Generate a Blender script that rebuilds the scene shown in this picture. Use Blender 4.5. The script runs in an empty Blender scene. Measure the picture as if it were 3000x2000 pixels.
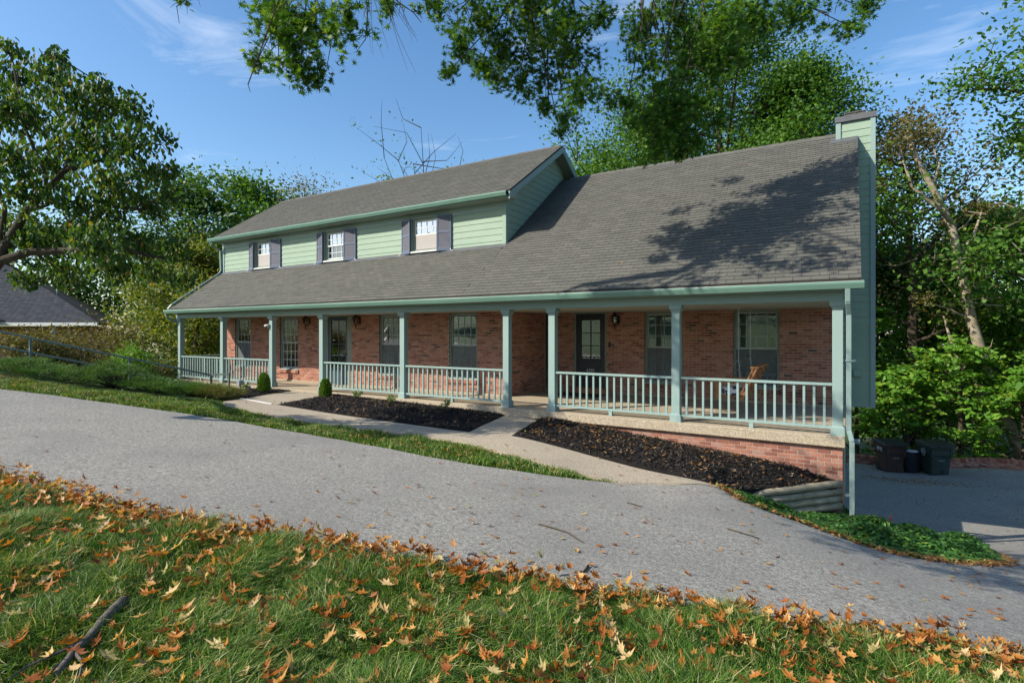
import bpy, math, random
import numpy as np
from mathutils import Vector, Matrix
from mathutils.geometry import delaunay_2d_cdt
R = math.radians
random.seed(7)
scene = bpy.context.scene
COL = scene.collection

# ------------------------------------------------------------------ camera, sky, sun, exposure
CAMZ = 1.72
cam = bpy.data.cameras.new('camera'); cam.sensor_width = 36; cam.lens = 36*1250/2352
cam.shift_y = -20/2352; cam.clip_start = .05; cam.clip_end = 2000
camo = bpy.data.objects.new('camera', cam); COL.objects.link(camo)
camo.location = (0, 0, CAMZ); camo.rotation_euler = (R(90), 0, R(31.864)); scene.camera = camo

SUN = Vector((.82, 1, -.93)).normalized()
world = bpy.data.worlds.new('World'); scene.world = world; world.use_nodes = True
wn = world.node_tree
sky = wn.nodes.new('ShaderNodeTexSky'); sky.sky_type = 'NISHITA'; sky.sun_disc = False
sky.sun_elevation = math.asin(-SUN.z); sky.sun_rotation = R(219.4)
sky.altitude = 150; sky.air_density = 1.15; sky.dust_density = 1.1; sky.ozone_density = 2.6
bg = wn.nodes['Background']; bg.inputs[1].default_value = .125
# thin cirrus all over the sky dome
tc = wn.nodes.new('ShaderNodeTexCoord'); mp = wn.nodes.new('ShaderNodeMapping')
mp.inputs['Scale'].default_value = (1.1, 2.6, 7.0); mp.inputs['Rotation'].default_value = (0, .25, .5)
nz = wn.nodes.new('ShaderNodeTexNoise'); nz.inputs['Scale'].default_value = 1.6
nz.inputs['Detail'].default_value = 8; nz.inputs['Roughness'].default_value = .62; nz.inputs['Distortion'].default_value = .7
rp = wn.nodes.new('ShaderNodeValToRGB'); rp.color_ramp.elements[0].position = .57; rp.color_ramp.elements[1].position = .86
rp.color_ramp.elements[1].color = (.5, .5, .5, 1)
mx = wn.nodes.new('ShaderNodeMix'); mx.data_type = 'RGBA'; mx.inputs['B'].default_value = (6.4, 6.9, 7.6, 1)
wn.links.new(tc.outputs['Generated'], mp.inputs[0]); wn.links.new(mp.outputs[0], nz.inputs['Vector'])
wn.links.new(nz.outputs['Fac'], rp.inputs[0]); wn.links.new(rp.outputs[0], mx.inputs['Factor'])
hs = wn.nodes.new('ShaderNodeHueSaturation'); hs.inputs['Saturation'].default_value = 1.2
wn.links.new(sky.outputs[0], hs.inputs['Color']); wn.links.new(hs.outputs[0], mx.inputs['A']); wn.links.new(mx.outputs['Result'], bg.inputs[0])

sl = bpy.data.lights.new('sun', 'SUN'); sl.energy = 4.3; sl.angle = R(.53); sl.color = (1, .93, .80)
so = bpy.data.objects.new('sun', sl); COL.objects.link(so)
so.rotation_euler = SUN.to_track_quat('-Z', 'Y').to_euler(); so.location = (-20, -24, 23)
vs = scene.view_settings; vs.view_transform = 'Standard'; vs.look = 'None'; vs.gamma = 1; vs.exposure = .68

# ------------------------------------------------------------------ helpers: materials
def nodes(name):
    m = bpy.data.materials.new(name); m.use_nodes = True
    nt = m.node_tree; b = nt.nodes['Principled BSDF']
    return m, nt, b

def N(nt, kind, **kw):
    n = nt.nodes.new(kind)
    for k, v in kw.items():
        n.inputs[k].default_value = v
    return n

def ramp(nt, fac, stops, interp='LINEAR'):
    r = nt.nodes.new('ShaderNodeValToRGB'); cr = r.color_ramp; cr.interpolation = interp
    while len(cr.elements) < len(stops): cr.elements.new(.5)
    for e, (p, c) in zip(cr.elements, stops):
        e.position = p; e.color = (*c, 1)
    nt.links.new(fac, r.inputs[0]); return r.outputs[0]

def mixc(nt, a, b, fac, mode='MIX'):
    m = nt.nodes.new('ShaderNodeMix'); m.data_type = 'RGBA'; m.blend_type = mode
    for s, v in (('Factor', fac), ('A', a), ('B', b)):
        if isinstance(v, (int, float)): m.inputs[s].default_value = v
        elif isinstance(v, tuple): m.inputs[s].default_value = (*v, 1)
        else: nt.links.new(v, m.inputs[s])
    return m.outputs['Result']

def noise(nt, scale, detail=4, rough=.55, vec=None, stretch=None):
    n = N(nt, 'ShaderNodeTexNoise', Scale=scale, Detail=detail, Roughness=rough)
    if vec is None:
        vec = nt.nodes.new('ShaderNodeNewGeometry').outputs['Position']
    if stretch:
        mpn = nt.nodes.new('ShaderNodeMapping'); mpn.inputs['Scale'].default_value = stretch
        nt.links.new(vec, mpn.inputs[0]); vec = mpn.outputs[0]
    nt.links.new(vec, n.inputs['Vector']); return n.outputs['Fac']

def rnd(nt):
    """a value that differs for each loose piece of a mesh and for each object"""
    g = nt.nodes.new('ShaderNodeNewGeometry'); o = nt.nodes.new('ShaderNodeObjectInfo')
    a = nt.nodes.new('ShaderNodeMath'); a.operation = 'ADD'
    nt.links.new(g.outputs['Random Per Island'], a.inputs[0]); nt.links.new(o.outputs['Random'], a.inputs[1])
    f = nt.nodes.new('ShaderNodeMath'); f.operation = 'FRACT'; nt.links.new(a.outputs[0], f.inputs[0])
    return f.outputs[0]

def bump(nt, b, h, strength, dist=.01):
    n = N(nt, 'ShaderNodeBump', Strength=strength, Distance=dist)
    nt.links.new(h, n.inputs['Height']); nt.links.new(n.outputs[0], b.inputs['Normal'])

def paint(name, c, rough=.55, var=.16, scale=3.0, spec=.35, metal=0, bmp=.08, bscale=60):
    m, nt, b = nodes(name)
    d = tuple(x*(1-var) for x in c); l = tuple(min(1, x*(1+var*.6)) for x in c)
    col = ramp(nt, noise(nt, scale, 6, .6), [(.3, d), (.7, l)])
    fine = noise(nt, scale*14, 4, .7, stretch=(1, 1, .35))
    col = mixc(nt, col, tuple(x*(1-var*1.6) for x in c), ramp(nt, fine, [(.58, (0, 0, 0)), (.8, (.6, .6, .6))]))
    nt.links.new(col, b.inputs['Base Color'])
    b.inputs['Roughness'].default_value = rough; b.inputs['Specular IOR Level'].default_value = spec
    b.inputs['Metallic'].default_value = metal
    if bmp: bump(nt, b, noise(nt, bscale, 5, .6), bmp, .004)
    return m

def island(name, stops, rough=.8, spec=.2, grain=None, bmp=0, gscale=20, dirt=.25, trans=0):
    """colour varies from piece to piece"""
    m, nt, b = nodes(name)
    col = ramp(nt, rnd(nt), stops)
    n1 = noise(nt, gscale, 6, .65)
    col = mixc(nt, col, mixc(nt, col, (.25, .25, .25), 1.0, 'MULTIPLY'), ramp(nt, n1, [(.42, (0, 0, 0)), (.75, (dirt*2, dirt*2, dirt*2))]))
    nt.links.new(col, b.inputs['Base Color'])
    b.inputs['Roughness'].default_value = rough; b.inputs['Specular IOR Level'].default_value = spec
    if bmp: bump(nt, b, noise(nt, gscale*4, 6, .7), bmp, .006)
    return m

def leafmat(name, stops, trans=.45, rough=.5):
    m, nt, b = nodes(name)
    col = ramp(nt, rnd(nt), stops)
    nt.links.new(col, b.inputs['Base Color']); b.inputs['Roughness'].default_value = rough
    b.inputs['Specular IOR Level'].default_value = .3
    t = nt.nodes.new('ShaderNodeBsdfTranslucent')
    tcol = mixc(nt, col, (1.5, 1.35, .45), 1.0, 'MULTIPLY'); nt.links.new(tcol, t.inputs[0])
    ms = nt.nodes.new('ShaderNodeMixShader'); ms.inputs[0].default_value = trans
    nt.links.new(b.outputs[0], ms.inputs[1]); nt.links.new(t.outputs[0], ms.inputs[2])
    nt.links.new(ms.outputs[0], nt.nodes['Material Output'].inputs[0])
    return m

def glassmat(name, refl=.3, tint=(.8, .88, .88)):
    m, nt, b = nodes(name)
    g = nt.nodes.new('ShaderNodeBsdfGlossy'); g.inputs['Roughness'].default_value = .015; g.inputs[0].default_value = (.95, .97, 1, 1)
    bump_n = N(nt, 'ShaderNodeBump', Strength=.06, Distance=.02); nt.links.new(noise(nt, 2.2, 2), bump_n.inputs['Height'])
    nt.links.new(bump_n.outputs[0], g.inputs['Normal'])
    t = nt.nodes.new('ShaderNodeBsdfTransparent'); t.inputs[0].default_value = (*tint, 1)
    fr = N(nt, 'ShaderNodeFresnel', IOR=1.6)
    ad = nt.nodes.new('ShaderNodeMath'); ad.operation = 'ADD'; ad.use_clamp = True
    nt.links.new(fr.outputs[0], ad.inputs[0]); ad.inputs[1].default_value = refl
    ms = nt.nodes.new('ShaderNodeMixShader'); nt.links.new(ad.outputs[0], ms.inputs[0])
    nt.links.new(t.outputs[0], ms.inputs[1]); nt.links.new(g.outputs[0], ms.inputs[2])
    nt.links.new(ms.outputs[0], nt.nodes['Material Output'].inputs[0])
    return m

def ground_mat(name, stops, scale, detail=10, fine=None, rough=.95, bmp=.3, bscale=40, patches=None):
    m, nt, b = nodes(name)
    col = ramp(nt, noise(nt, scale, detail, .62), stops)
    if patches:
        psc, pc, lo, hi, amt = patches
        col = mixc(nt, col, pc, ramp(nt, noise(nt, psc, 5, .6), [(lo, (0, 0, 0)), (hi, (amt, amt, amt))]))
    if fine:
        fs, fc, lo, hi, amt = fine
        col = mixc(nt, col, fc, ramp(nt, noise(nt, fs, 3, .6), [(lo, (0, 0, 0)), (hi, (amt, amt, amt))]))
    nt.links.new(col, b.inputs['Base Color']); b.inputs['Roughness'].default_value = rough
    b.inputs['Specular IOR Level'].default_value = .15
    if bmp: bump(nt, b, noise(nt, bscale, 8, .7), bmp, .012)
    return m

M = {}
M['siding'] = paint('siding_paint', (.275, .365, .28), .6, .07, 2.0, .25)
M['trim'] = paint('trim_paint', (.25, .345, .325), .5, .06, 1.6, .3)
M['gutter'] = paint('gutter_enamel', (.14, .25, .20), .28, .10, 2.2, .55)
M['spout'] = paint('downspout_enamel', (.20, .28, .265), .35, .12, 3, .5)
M['soffit'] = paint('soffit_paint', (.24, .27, .22), .7, .08, 2)
M['ceiling'] = paint('ceiling_paint', (.42, .43, .35), .75, .08, 2)
M['slate'] = paint('shutter_paint', (.105, .135, .20), .55, .12, 3)
M['door_dark'] = paint('door_paint_dark', (.022, .027, .036), .4, .2, 2)
M['door_blue'] = paint('door_paint_slate', (.055, .08, .11), .4, .15, 2)
M['casing'] = paint('window_casing_paint', (.20, .24, .20), .55, .1, 3)
M['sash'] = paint('sash_paint', (.36, .40, .40), .5, .1, 3)
M['sashwhite'] = paint('sash_white', (.62, .64, .60), .5, .08, 3)
M['brick'] = island('brick_clay', [(0, (.24, .09, .058)), (.25, (.36, .145, .095)), (.55, (.43, .19, .125)), (.8, (.48, .24, .165)), (.94, (.36, .16, .11)), (.98, (.15, .09, .07)), (1, (.12, .075, .06))], .85, .2, None, .35, 18, .22)
M['brickpale'] = island('brick_clay_weathered', [(0, (.22, .085, .058)), (.4, (.32, .135, .09)), (.75, (.38, .175, .12)), (1, (.34, .20, .155))], .88, .2, None, .35, 16, .2)
M['mortar'] = ground_mat('mortar', [(.3, (.36, .31, .265)), (.7, (.52, .46, .40))], 14, bmp=.3, bscale=90)
M['shingle'] = island('asphalt_shingle', [(0, (.105, .104, .093)), (.3, (.118, .117, .104)), (.7, (.124, .122, .109)), (.93, (.132, .129, .113)), (1, (.142, .136, .118))], .92, .12, None, .5, 55, .2)
M['deck'] = paint('roof_deck', (.03, .028, .026), .9, .2, 2)
M['flash'] = paint('lead_flashing', (.10, .105, .115), .5, .2, 4, .4)
M['aggregate'] = ground_mat('exposed_aggregate', [(.36, (.25, .20, .14)), (.5, (.41, .34, .245)), (.64, (.55, .48, .38))], 55, 4, fine=(95, (.15, .12, .09), .54, .66, .75), patches=(1.3, (.36, .30, .22), .45, .7, .45), bmp=.55, bscale=70)
M['walk'] = ground_mat('walk_aggregate', [(.36, (.27, .225, .17)), (.5, (.40, .335, .25)), (.64, (.53, .46, .36))], 55, 4, fine=(95, (.15, .125, .1), .54, .66, .75), patches=(1.1, (.30, .26, .21), .45, .7, .4), bmp=.5, bscale=70)
M['asphalt'] = ground_mat('asphalt', [(.36, (.205, .195, .175)), (.5, (.312, .298, .268)), (.64, (.42, .402, .362))], 26, 8, fine=(70, (.075, .07, .066), .53, .66, .9), patches=(.55, (.235, .225, .21), .44, .66, .65), bmp=.8, bscale=80)
M['lawn'] = ground_mat('lawn_soil', [(.3, (.028, .050, .012)), (.6, (.055, .092, .02)), (.8, (.09, .11, .032))], 7, fine=(60, (.10, .08, .045), .55, .75, .6), bmp=.6, bscale=35)
M['woodsoil'] = ground_mat('woodland_floor', [(.3, (.03, .035, .015)), (.7, (.07, .065, .03))], 3)
M['mulch'] = ground_mat('mulch', [(.3, (.008, .007, .007)), (.6, (.022, .019, .018)), (.8, (.045, .038, .034))], 40, 6, bmp=1.0, bscale=60)
M['chip'] = island('mulch_chip', [(0, (.008, .008, .008)), (.5, (.024, .021, .020)), (.85, (.055, .047, .042)), (.96, (.12, .095, .07)), (1, (.25, .20, .15))], .9, .15)
M['grass'] = leafmat('grass_blade', [(0, (.02, .07, .008)), (.3, (.05, .135, .015)), (.58, (.09, .20, .022)), (.78, (.18, .29, .04)), (.9, (.38, .38, .13)), (1, (.58, .51, .28))], .3, .45)
M['fallen'] = leafmat('fallen_oak_leaf', [(0, (.22, .06, .015)), (.3, (.36, .125, .022)), (.6, (.44, .19, .04)), (.82, (.52, .31, .10)), (.94, (.62, .46, .24)), (1, (.22, .25, .04))], .28, .5)
M['fallenbrown'] = leafmat('fallen_leaf_brown', [(0, (.16, .06, .02)), (.5, (.30, .14, .045)), (.9, (.42, .25, .1)), (1, (.2, .22, .05))], .2, .6)
M['bark'] = ground_mat('bark_dark', [(.3, (.035, .027, .02)), (.7, (.10, .08, .06))], 12, bmp=.8, bscale=25)
M['barkpale'] = ground_mat('bark_pale', [(.3, (.16, .12, .08)), (.5, (.32, .26, .19)), (.75, (.48, .43, .35))], 5, bmp=.7, bscale=20)
M['branch'] = ground_mat('dead_branch_bark', [(.3, (.07, .058, .048)), (.7, (.19, .165, .14))], 25, bmp=.8, bscale=60)
M['log'] = ground_mat('weathered_log', [(.3, (.20, .17, .115)), (.6, (.34, .29, .205)), (.8, (.42, .37, .28))], 6, bmp=.5, bscale=25, patches=(2.5, (.15, .16, .10), .5, .7, .5))
M['leaf_oak'] = leafmat('oak_leaf', [(0, (.03, .085, .014)), (.5, (.06, .155, .022)), (.85, (.11, .23, .03)), (1, (.17, .27, .04))], .45)
M['leaf_dog'] = leafmat('dogwood_leaf', [(0, (.025, .07, .02)), (.5, (.05, .115, .022)), (.85, (.09, .165, .028)), (.97, (.17, .20, .03)), (1, (.28, .14, .04))], .42)
M['leaf_a'] = leafmat('tree_leaf_green', [(0, (.035, .10, .016)), (.5, (.07, .17, .023)), (1, (.13, .25, .035))], .4)
M['leaf_b'] = leafmat('tree_leaf_dark', [(0, (.022, .06, .014)), (.5, (.042, .105, .019)), (1, (.085, .165, .028))], .38)
M['leaf_c'] = leafmat('tree_leaf_yellowing', [(0, (.055, .105, .016)), (.5, (.12, .18, .026)), (.85, (.21, .25, .035)), (1, (.28, .22, .05))], .4)
M['leaf_d'] = leafmat('understory_leaf_bright', [(0, (.06, .17, .02)), (.5, (.12, .28, .03)), (.9, (.20, .36, .045)), (1, (.30, .36, .05))], .42)
M['leaf_e'] = leafmat('tree_leaf_olive', [(0, (.07, .09, .03)), (.5, (.13, .13, .045)), (1, (.22, .16, .06))], .35)
M['juniper'] = leafmat('juniper_needle', [(0, (.03, .085, .018)), (.5, (.07, .17, .028)), (.85, (.13, .25, .035)), (1, (.22, .29, .06))], .15, .6)
M['junipergold'] = leafmat('juniper_needle_gold', [(0, (.05, .085, .015)), (.5, (.13, .15, .025)), (1, (.30, .25, .05))], .15, .6)
M['arbor'] = leafmat('arborvitae_scale', [(0, (.035, .10, .01)), (.5, (.075, .18, .015)), (1, (.20, .30, .025))], .2, .6)
M['ivy'] = leafmat('groundcover_leaf', [(0, (.025, .085, .02)), (.5, (.05, .145, .03)), (.85, (.09, .21, .04)), (1, (.17, .26, .04))], .3, .4)
M['rail'] = paint('handrail_paint', (.14, .18, .165), .45, .15, 4)
M['black'] = paint('black_iron', (.012, .012, .012), .4, .2, 5, .5)
M['lampglass'] = glassmat('lantern_glass', .12, (.9, .88, .8))
M['glass'] = glassmat('window_glass', .14, (.75, .82, .82))
M['glassup'] = glassmat('window_glass_upper', .38, (.8, .86, .88))
M['screen'] = paint('insect_screen', (.12, .14, .15), .8, .08, 8)
M['blind'] = paint('pale_blind', (.40, .365, .345), .85, .06, 2)
M['curtain'] = paint('curtain_cloth', (.52, .53, .47), .9, .2, 5)
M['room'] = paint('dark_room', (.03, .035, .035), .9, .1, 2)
M['wood'] = paint('swing_cedar', (.36, .17, .075), .6, .28, 5, .25)
M['chain'] = paint('galvanised_chain', (.45, .46, .47), .35, .1, 8, .5, .9)
M['binbrown'] = paint('bin_plastic_brown', (.060, .034, .027), .55, .2, 5, .4)
M['bingreen'] = paint('bin_plastic_green', (.024, .044, .036), .55, .2, 5, .4)
M['bingrey'] = paint('bin_plastic_grey', (.028, .030, .034), .55, .2, 5, .4)
M['binlid'] = paint('bin_lid_black', (.02, .021, .024), .5, .2, 5, .4)
M['white'] = paint('white_paint', (.72, .72, .69), .6, .1, 6)
M['print'] = paint('printed_label', (.50, .52, .54), .6, .12, 12)
M['bag'] = paint('white_bag', (.62, .66, .72), .4, .15, 9, .5)
M['roofdark'] = island('neighbour_shingle', [(0, (.035, .042, .055)), (.5, (.045, .052, .066)), (1, (.06, .066, .08))], .92, .12, None, .4, 30, .2)
M['stake'] = paint('red_stake', (.22, .03, .02), .6, .1, 9)
M['pvc'] = paint('grey_pvc', (.25, .29, .32), .5, .1, 6)
M['mat'] = paint('door_mat', (.03, .03, .028), .95, .3, 20)
M['steel'] = paint('steel_mesh', (.10, .085, .075), .6, .3, 9, .4)

def cow():
    m, nt, b = nodes('cow_print_cloth')
    nt.links.new(ramp(nt, noise(nt, 9, 2, .5), [(.50, (.72, .70, .68)), (.53, (.05, .055, .08))], 'LINEAR'), b.inputs['Base Color'])
    b.inputs['Roughness'].default_value = .9
    return m
M['cow'] = cow()

# ------------------------------------------------------------------ helpers: objects
def prop(o, label=None, cat=None, group=None, kind=None):
    if label: o['label'] = label
    if cat: o['category'] = cat
    if group: o['group'] = group
    if kind: o['kind'] = kind
    return o

def worig(o):
    v = Vector((0, 0, 0))
    while o is not None:
        v += o.location; o = o.parent
    return v

def thing(name, label, cat, loc, group=None):
    o = bpy.data.objects.new(name, None); COL.objects.link(o); o.location = loc
    o.empty_display_size = .2
    return prop(o, label, cat, group)

def link(name, me, parent=None, loc=(0, 0, 0)):
    o = bpy.data.objects.new(name, me); COL.objects.link(o)
    if parent is not None: o.parent = parent
    o.location = loc
    return o

def np_mesh(name, V, F, mat, smooth=False):
    V = np.asarray(V, np.float32); F = np.asarray(F, np.int32)
    me = bpy.data.meshes.new(name); k = F.shape[1]
    me.vertices.add(len(V)); me.vertices.foreach_set('co', V.ravel())
    me.loops.add(F.size); me.loops.foreach_set('vertex_index', F.ravel())
    me.polygons.add(len(F)); me.polygons.foreach_set('loop_start', np.arange(0, F.size, k, dtype=np.int32))
    me.polygons.foreach_set('loop_total', np.full(len(F), k, np.int32))
    if smooth: me.polygons.foreach_set('use_smooth', np.ones(len(F), bool))
    me.update(calc_edges=True)
    if mat: me.materials.append(mat)
    return me

class MB:
    def __init__(s): s.v = []; s.f = []; s.sm = []
    def poly(s, pts, faces, smooth=False):
        n = len(s.v); s.v += [tuple(p) for p in pts]
        for f in faces: s.f.append(tuple(n+i for i in f)); s.sm.append(smooth)
        return s
    def box(s, a, b):
        (x0, y0, z0), (x1, y1, z1) = a, b
        return s.poly([(x0,y0,z0),(x1,y0,z0),(x1,y1,z0),(x0,y1,z0),(x0,y0,z1),(x1,y0,z1),(x1,y1,z1),(x0,y1,z1)],
                      [(0,3,2,1),(4,5,6,7),(0,1,5,4),(1,2,6,5),(2,3,7,6),(3,0,4,7)])
    def bar(s, p, q, w, h, up=(0, 0, 1)):
        p = Vector(p); q = Vector(q); d = (q-p).normalized(); u = Vector(up)
        r = d.cross(u)
        if r.length < 1e-5: r = d.cross(Vector((1, 0, 0)))
        r.normalize(); u = r.cross(d).normalized()
        P = []
        for c in (p, q):
            for a, b in ((-1,-1),(1,-1),(1,1),(-1,1)):
                P.append(c + r*(a*w/2) + u*(b*h/2))
        return s.poly(P, [(0,3,2,1),(4,5,6,7),(0,1,5,4),(1,2,6,5),(2,3,7,6),(3,0,4,7)])
    def frust(s, c, z0, z1, w0, d0, w1, d1):
        x, y = c; P = []
        for z, w, d in ((z0, w0, d0), (z1, w1, d1)):
            P += [(x-w/2,y-d/2,z),(x+w/2,y-d/2,z),(x+w/2,y+d/2,z),(x-w/2,y+d/2,z)]
        return s.poly(P, [(0,3,2,1),(4,5,6,7),(0,1,5,4),(1,2,6,5),(2,3,7,6),(3,0,4,7)])
    def tube(s, pts, rad, n=8, cap=True):
        pts = [Vector(p) for p in pts]; n0 = len(s.v)
        if not hasattr(rad, '__len__'): rad = [rad]*len(pts)
        ref = None
        for i, p in enumerate(pts):
            d = (pts[min(i+1, len(pts)-1)] - pts[max(i-1, 0)])
            d = d.normalized() if d.length > 1e-9 else Vector((0, 0, 1))
            if ref is None: ref = Vector((1, 0, 0)) if abs(d.x) < .8 else Vector((0, 1, 0))
            a = d.cross(ref)
            if a.length < 1e-5: a = d.orthogonal()
            a.normalize(); b = d.cross(a); ref = b.cross(d) if False else ref
            for k in range(n):
                t = 2*math.pi*k/n
                s.v.append(tuple(p + (a*math.cos(t) + b*math.sin(t))*rad[i]))
        for i in range(len(pts)-1):
            for k in range(n):
                s.f.append((n0+i*n+k, n0+i*n+(k+1) % n, n0+(i+1)*n+(k+1) % n, n0+(i+1)*n+k)); s.sm.append(n > 5)
        if cap:
            s.f.append(tuple(n0+k for k in reversed(range(n)))); s.sm.append(False)
            e = n0+(len(pts)-1)*n; s.f.append(tuple(e+k for k in range(n))); s.sm.append(False)
        return s
    def lathe(s, c, prof, n=12, sx=1, sy=1):
        n0 = len(s.v)
        for z, r in prof:
            for k in range(n):
                t = 2*math.pi*(k+.5)/n; s.v.append((c[0]+r*sx*math.cos(t), c[1]+r*sy*math.sin(t), c[2]+z))
        for i in range(len(prof)-1):
            for k in range(n):
                s.f.append((n0+i*n+k, n0+i*n+(k+1) % n, n0+(i+1)*n+(k+1) % n, n0+(i+1)*n+k)); s.sm.append(n > 8)
        s.f.append(tuple(n0+k for k in reversed(range(n)))); s.sm.append(False)
        e = n0+(len(prof)-1)*n; s.f.append(tuple(e+k for k in range(n))); s.sm.append(False)
        return s
    def mesh(s, name, mat, off=Vector((0, 0, 0))):
        me = bpy.data.meshes.new(name)
        me.from_pydata([(x-off.x, y-off.y, z-off.z) for x, y, z in s.v], [], s.f)
        me.polygons.foreach_set('use_smooth', s.sm); me.materials.append(mat); me.update()
        return me
    def build(s, name, mat, parent=None, label=None, cat=None, group=None, kind=None, bevel=0):
        me = s.mesh(name, mat, worig(parent))
        o = link(name, me, parent)
        if bevel:
            b = o.modifiers.new('bevel', 'BEVEL'); b.width = bevel; b.segments = 2; b.limit_method = 'ANGLE'
        return prop(o, label, cat, group, kind)

def based(o, loc):
    """move a single-mesh thing's origin to its base"""
    L = Vector(loc); o.data.transform(Matrix.Translation(-L)); o.location = L; return o

# ------------------------------------------------------------------ terrain
CP = np.array([(0,0,.1),(-3,-3,.22),(3,-3,0),(-8,-3,.5),(8,-3,-.4),(-14,-3,.8),(-22,-3,1.2),(-30,-6,1.5),(14,-6,-.6),(-10,-10,.6),(4,-10,.1),(14,-12,-.5),(-26,-12,1.4),
(-2.06,3.3,-.05),(.94,4.67,-.37),(-7.5,2,.2),(-13,.7,.5),(-14.7,3.9,.55),(-9.9,6.07,0),(-4.8,6.73,-.3),(-2.83,7.65,-.5),(-21,2.2,1.0),
(-11.8,8.3,-.06),(-9,7.4,-.13),(-6.3,8.4,-.2),(-5.2,8.4,-.22),(-1.62,8.4,-.57),(-9,10.5,-.14),(-6,10.5,-.22),(-13,10.4,-.06),(-3,10.5,-.55),(-15.5,10.4,-.12),
(-16.95,9.47,-.22),(-17.6,7.86,.12),(-19.2,5.97,.72),(-19.9,4.9,.95),(-21.3,10.4,-.42),(-24,12,-.9),(-24,8,.2),(-29,6,.7),(-30,14,-1.0),(-28,20,-1.6),
(-.46,8.2,-.85),(.21,7.97,-.95),(1.15,8.8,-1.2),(1.92,10,-1.5),(-1.15,9.15,-1.0),(-.5,9.75,-1.2),(-.12,10.4,-1.3),
(.2,12,-1.95),(0,14.1,-2.2),(2.5,12,-1.9),(1,17,-2.65),(1.2,22.6,-3.03),(0,24,-3.15),(4,24,-2.82),(6,18,-2.5),(5,12,-1.75),(10,24,-2.45),(10,12,-1.4),(8,6,-1.0),(4,7,-1.1),(3,4,-.6),(14,20,-2.2),(14,28,-3.0),(0,30,-5),(6,30,-4.6),(-8,30,-4.5),(-20,30,-3.0),
(-10,15,-.5),(-4,14,-.9),(-10,22,-2.2),(-20,21,-1.8),(-4,22,-3.0)], float)
_n = len(CP)
_D = np.sqrt((CP[:, None, 0]-CP[None, :, 0])**2 + (CP[:, None, 1]-CP[None, :, 1])**2 + .2)
_A = np.zeros((_n+3, _n+3)); _A[:_n, :_n] = -_D; _A[:_n, _n] = 1; _A[:_n, _n+1:] = CP[:, :2]; _A[_n, :_n] = 1; _A[_n+1:, :_n] = CP[:, :2].T
_w = np.linalg.solve(_A, np.r_[CP[:, 2], 0, 0, 0])
def H(X, Y):
    X0 = np.atleast_1d(np.asarray(X, float)); Y0 = np.atleast_1d(np.asarray(Y, float))
    X = np.clip(X0, -30, 14); Y = np.clip(Y0, -12, 30)
    out = np.empty(len(X))
    for i in range(0, len(X), 20000):
        s = slice(i, i+20000)
        d = np.sqrt((X[s, None]-CP[:, 0])**2 + (Y[s, None]-CP[:, 1])**2 + .2)
        out[s] = -d @ _w[:_n] + _w[_n] + _w[_n+1]*X[s] + _w[_n+2]*Y[s]
    return out + .10*np.clip(-12-Y0, 0, 70) - .07*np.clip(Y0-30, 0, 60) - .03*np.clip(-30-X0, 0, 40)
def h1(x, y): return float(H(x, y)[0])

def inside(P, poly):
    poly = np.asarray(poly); x, y = P[:, 0], P[:, 1]; r = np.zeros(len(P), bool)
    j = len(poly)-1
    for i in range(len(poly)):
        xi, yi = poly[i]; xj, yj = poly[j]
        c = ((yi > y) != (yj > y)) & (x < (xj-xi)*(y-yi)/(yj-yi+1e-12)+xi)
        r ^= c; j = i
    return r

def dens(poly, step, jit=0):
    out = []
    for a, b in zip(poly, poly[1:]+poly[:1]):
        a = np.array(a, float); b = np.array(b, float); n = max(1, int(np.linalg.norm(b-a)/step))
        for i in range(n):
            p = a+(b-a)*i/n
            if jit: p = p + np.random.uniform(-jit, jit, 2)
            out.append(tuple(p))
    return out
np.random.seed(5)

def sheet(name, poly, off, step, mat, hf=None, skirt=.12, jit=0, bumps=0, parent=None, **kw):
    """a ground sheet that follows the terrain inside a plan outline"""
    hf = hf or H
    bd = dens(poly, step, jit); P = np.array(bd)
    x0, y0 = P.min(0); x1, y1 = P.max(0)
    g = np.stack(np.meshgrid(np.arange(x0, x1, step), np.arange(y0, y1, step)), -1).reshape(-1, 2)
    g = g + np.random.uniform(-.2, .2, g.shape)*step
    g = g[inside(g, bd)]
    n = len(bd)
    dm = np.min(np.linalg.norm(g[:, None]-P[None], axis=2), axis=1) if len(g)*n < 4e7 else np.full(len(g), 9)
    g = g[dm > step*.45]
    co = [Vector(p) for p in np.vstack([P, g])]
    v, e, f, ov, oe, of = delaunay_2d_cdt(co, [(i, (i+1) % n) for i in range(n)], [], 1, 1e-5)
    V = np.array([(p.x, p.y) for p in v]); Z = hf(V[:, 0], V[:, 1]) + off
    if bumps:
        edge = np.zeros(len(V), bool); edge[:min(n, len(V))] = True
        Z = Z + np.where(edge, 0, np.random.uniform(-.3, 1, len(V))*bumps)
    mb = MB(); mb.v = [(a, b, c) for (a, b), c in zip(V, Z)]
    for t in f:
        q = [V[i] for i in t]
        ar = (q[1][0]-q[0][0])*(q[2][1]-q[0][1])-(q[2][0]-q[0][0])*(q[1][1]-q[0][1])
        mb.f.append(tuple(t) if ar > 0 else tuple(reversed(t))); mb.sm.append(True)
    if skirt:
        cnt = {}
        for t in mb.f:
            for a, b in zip(t, t[1:]+t[:1]): cnt[(a, b)] = 1
        for (a, b) in list(cnt):
            if (b, a) not in cnt:
                k = len(mb.v); va, vb = mb.v[a], mb.v[b]
                mb.v += [va, vb, (vb[0], vb[1], vb[2]-skirt), (va[0], va[1], va[2]-skirt)]
                mb.f.append((k, k+3, k+2, k+1)); mb.sm.append(False)
    o = mb.build(name, mat, parent, **kw)
    return o

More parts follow.
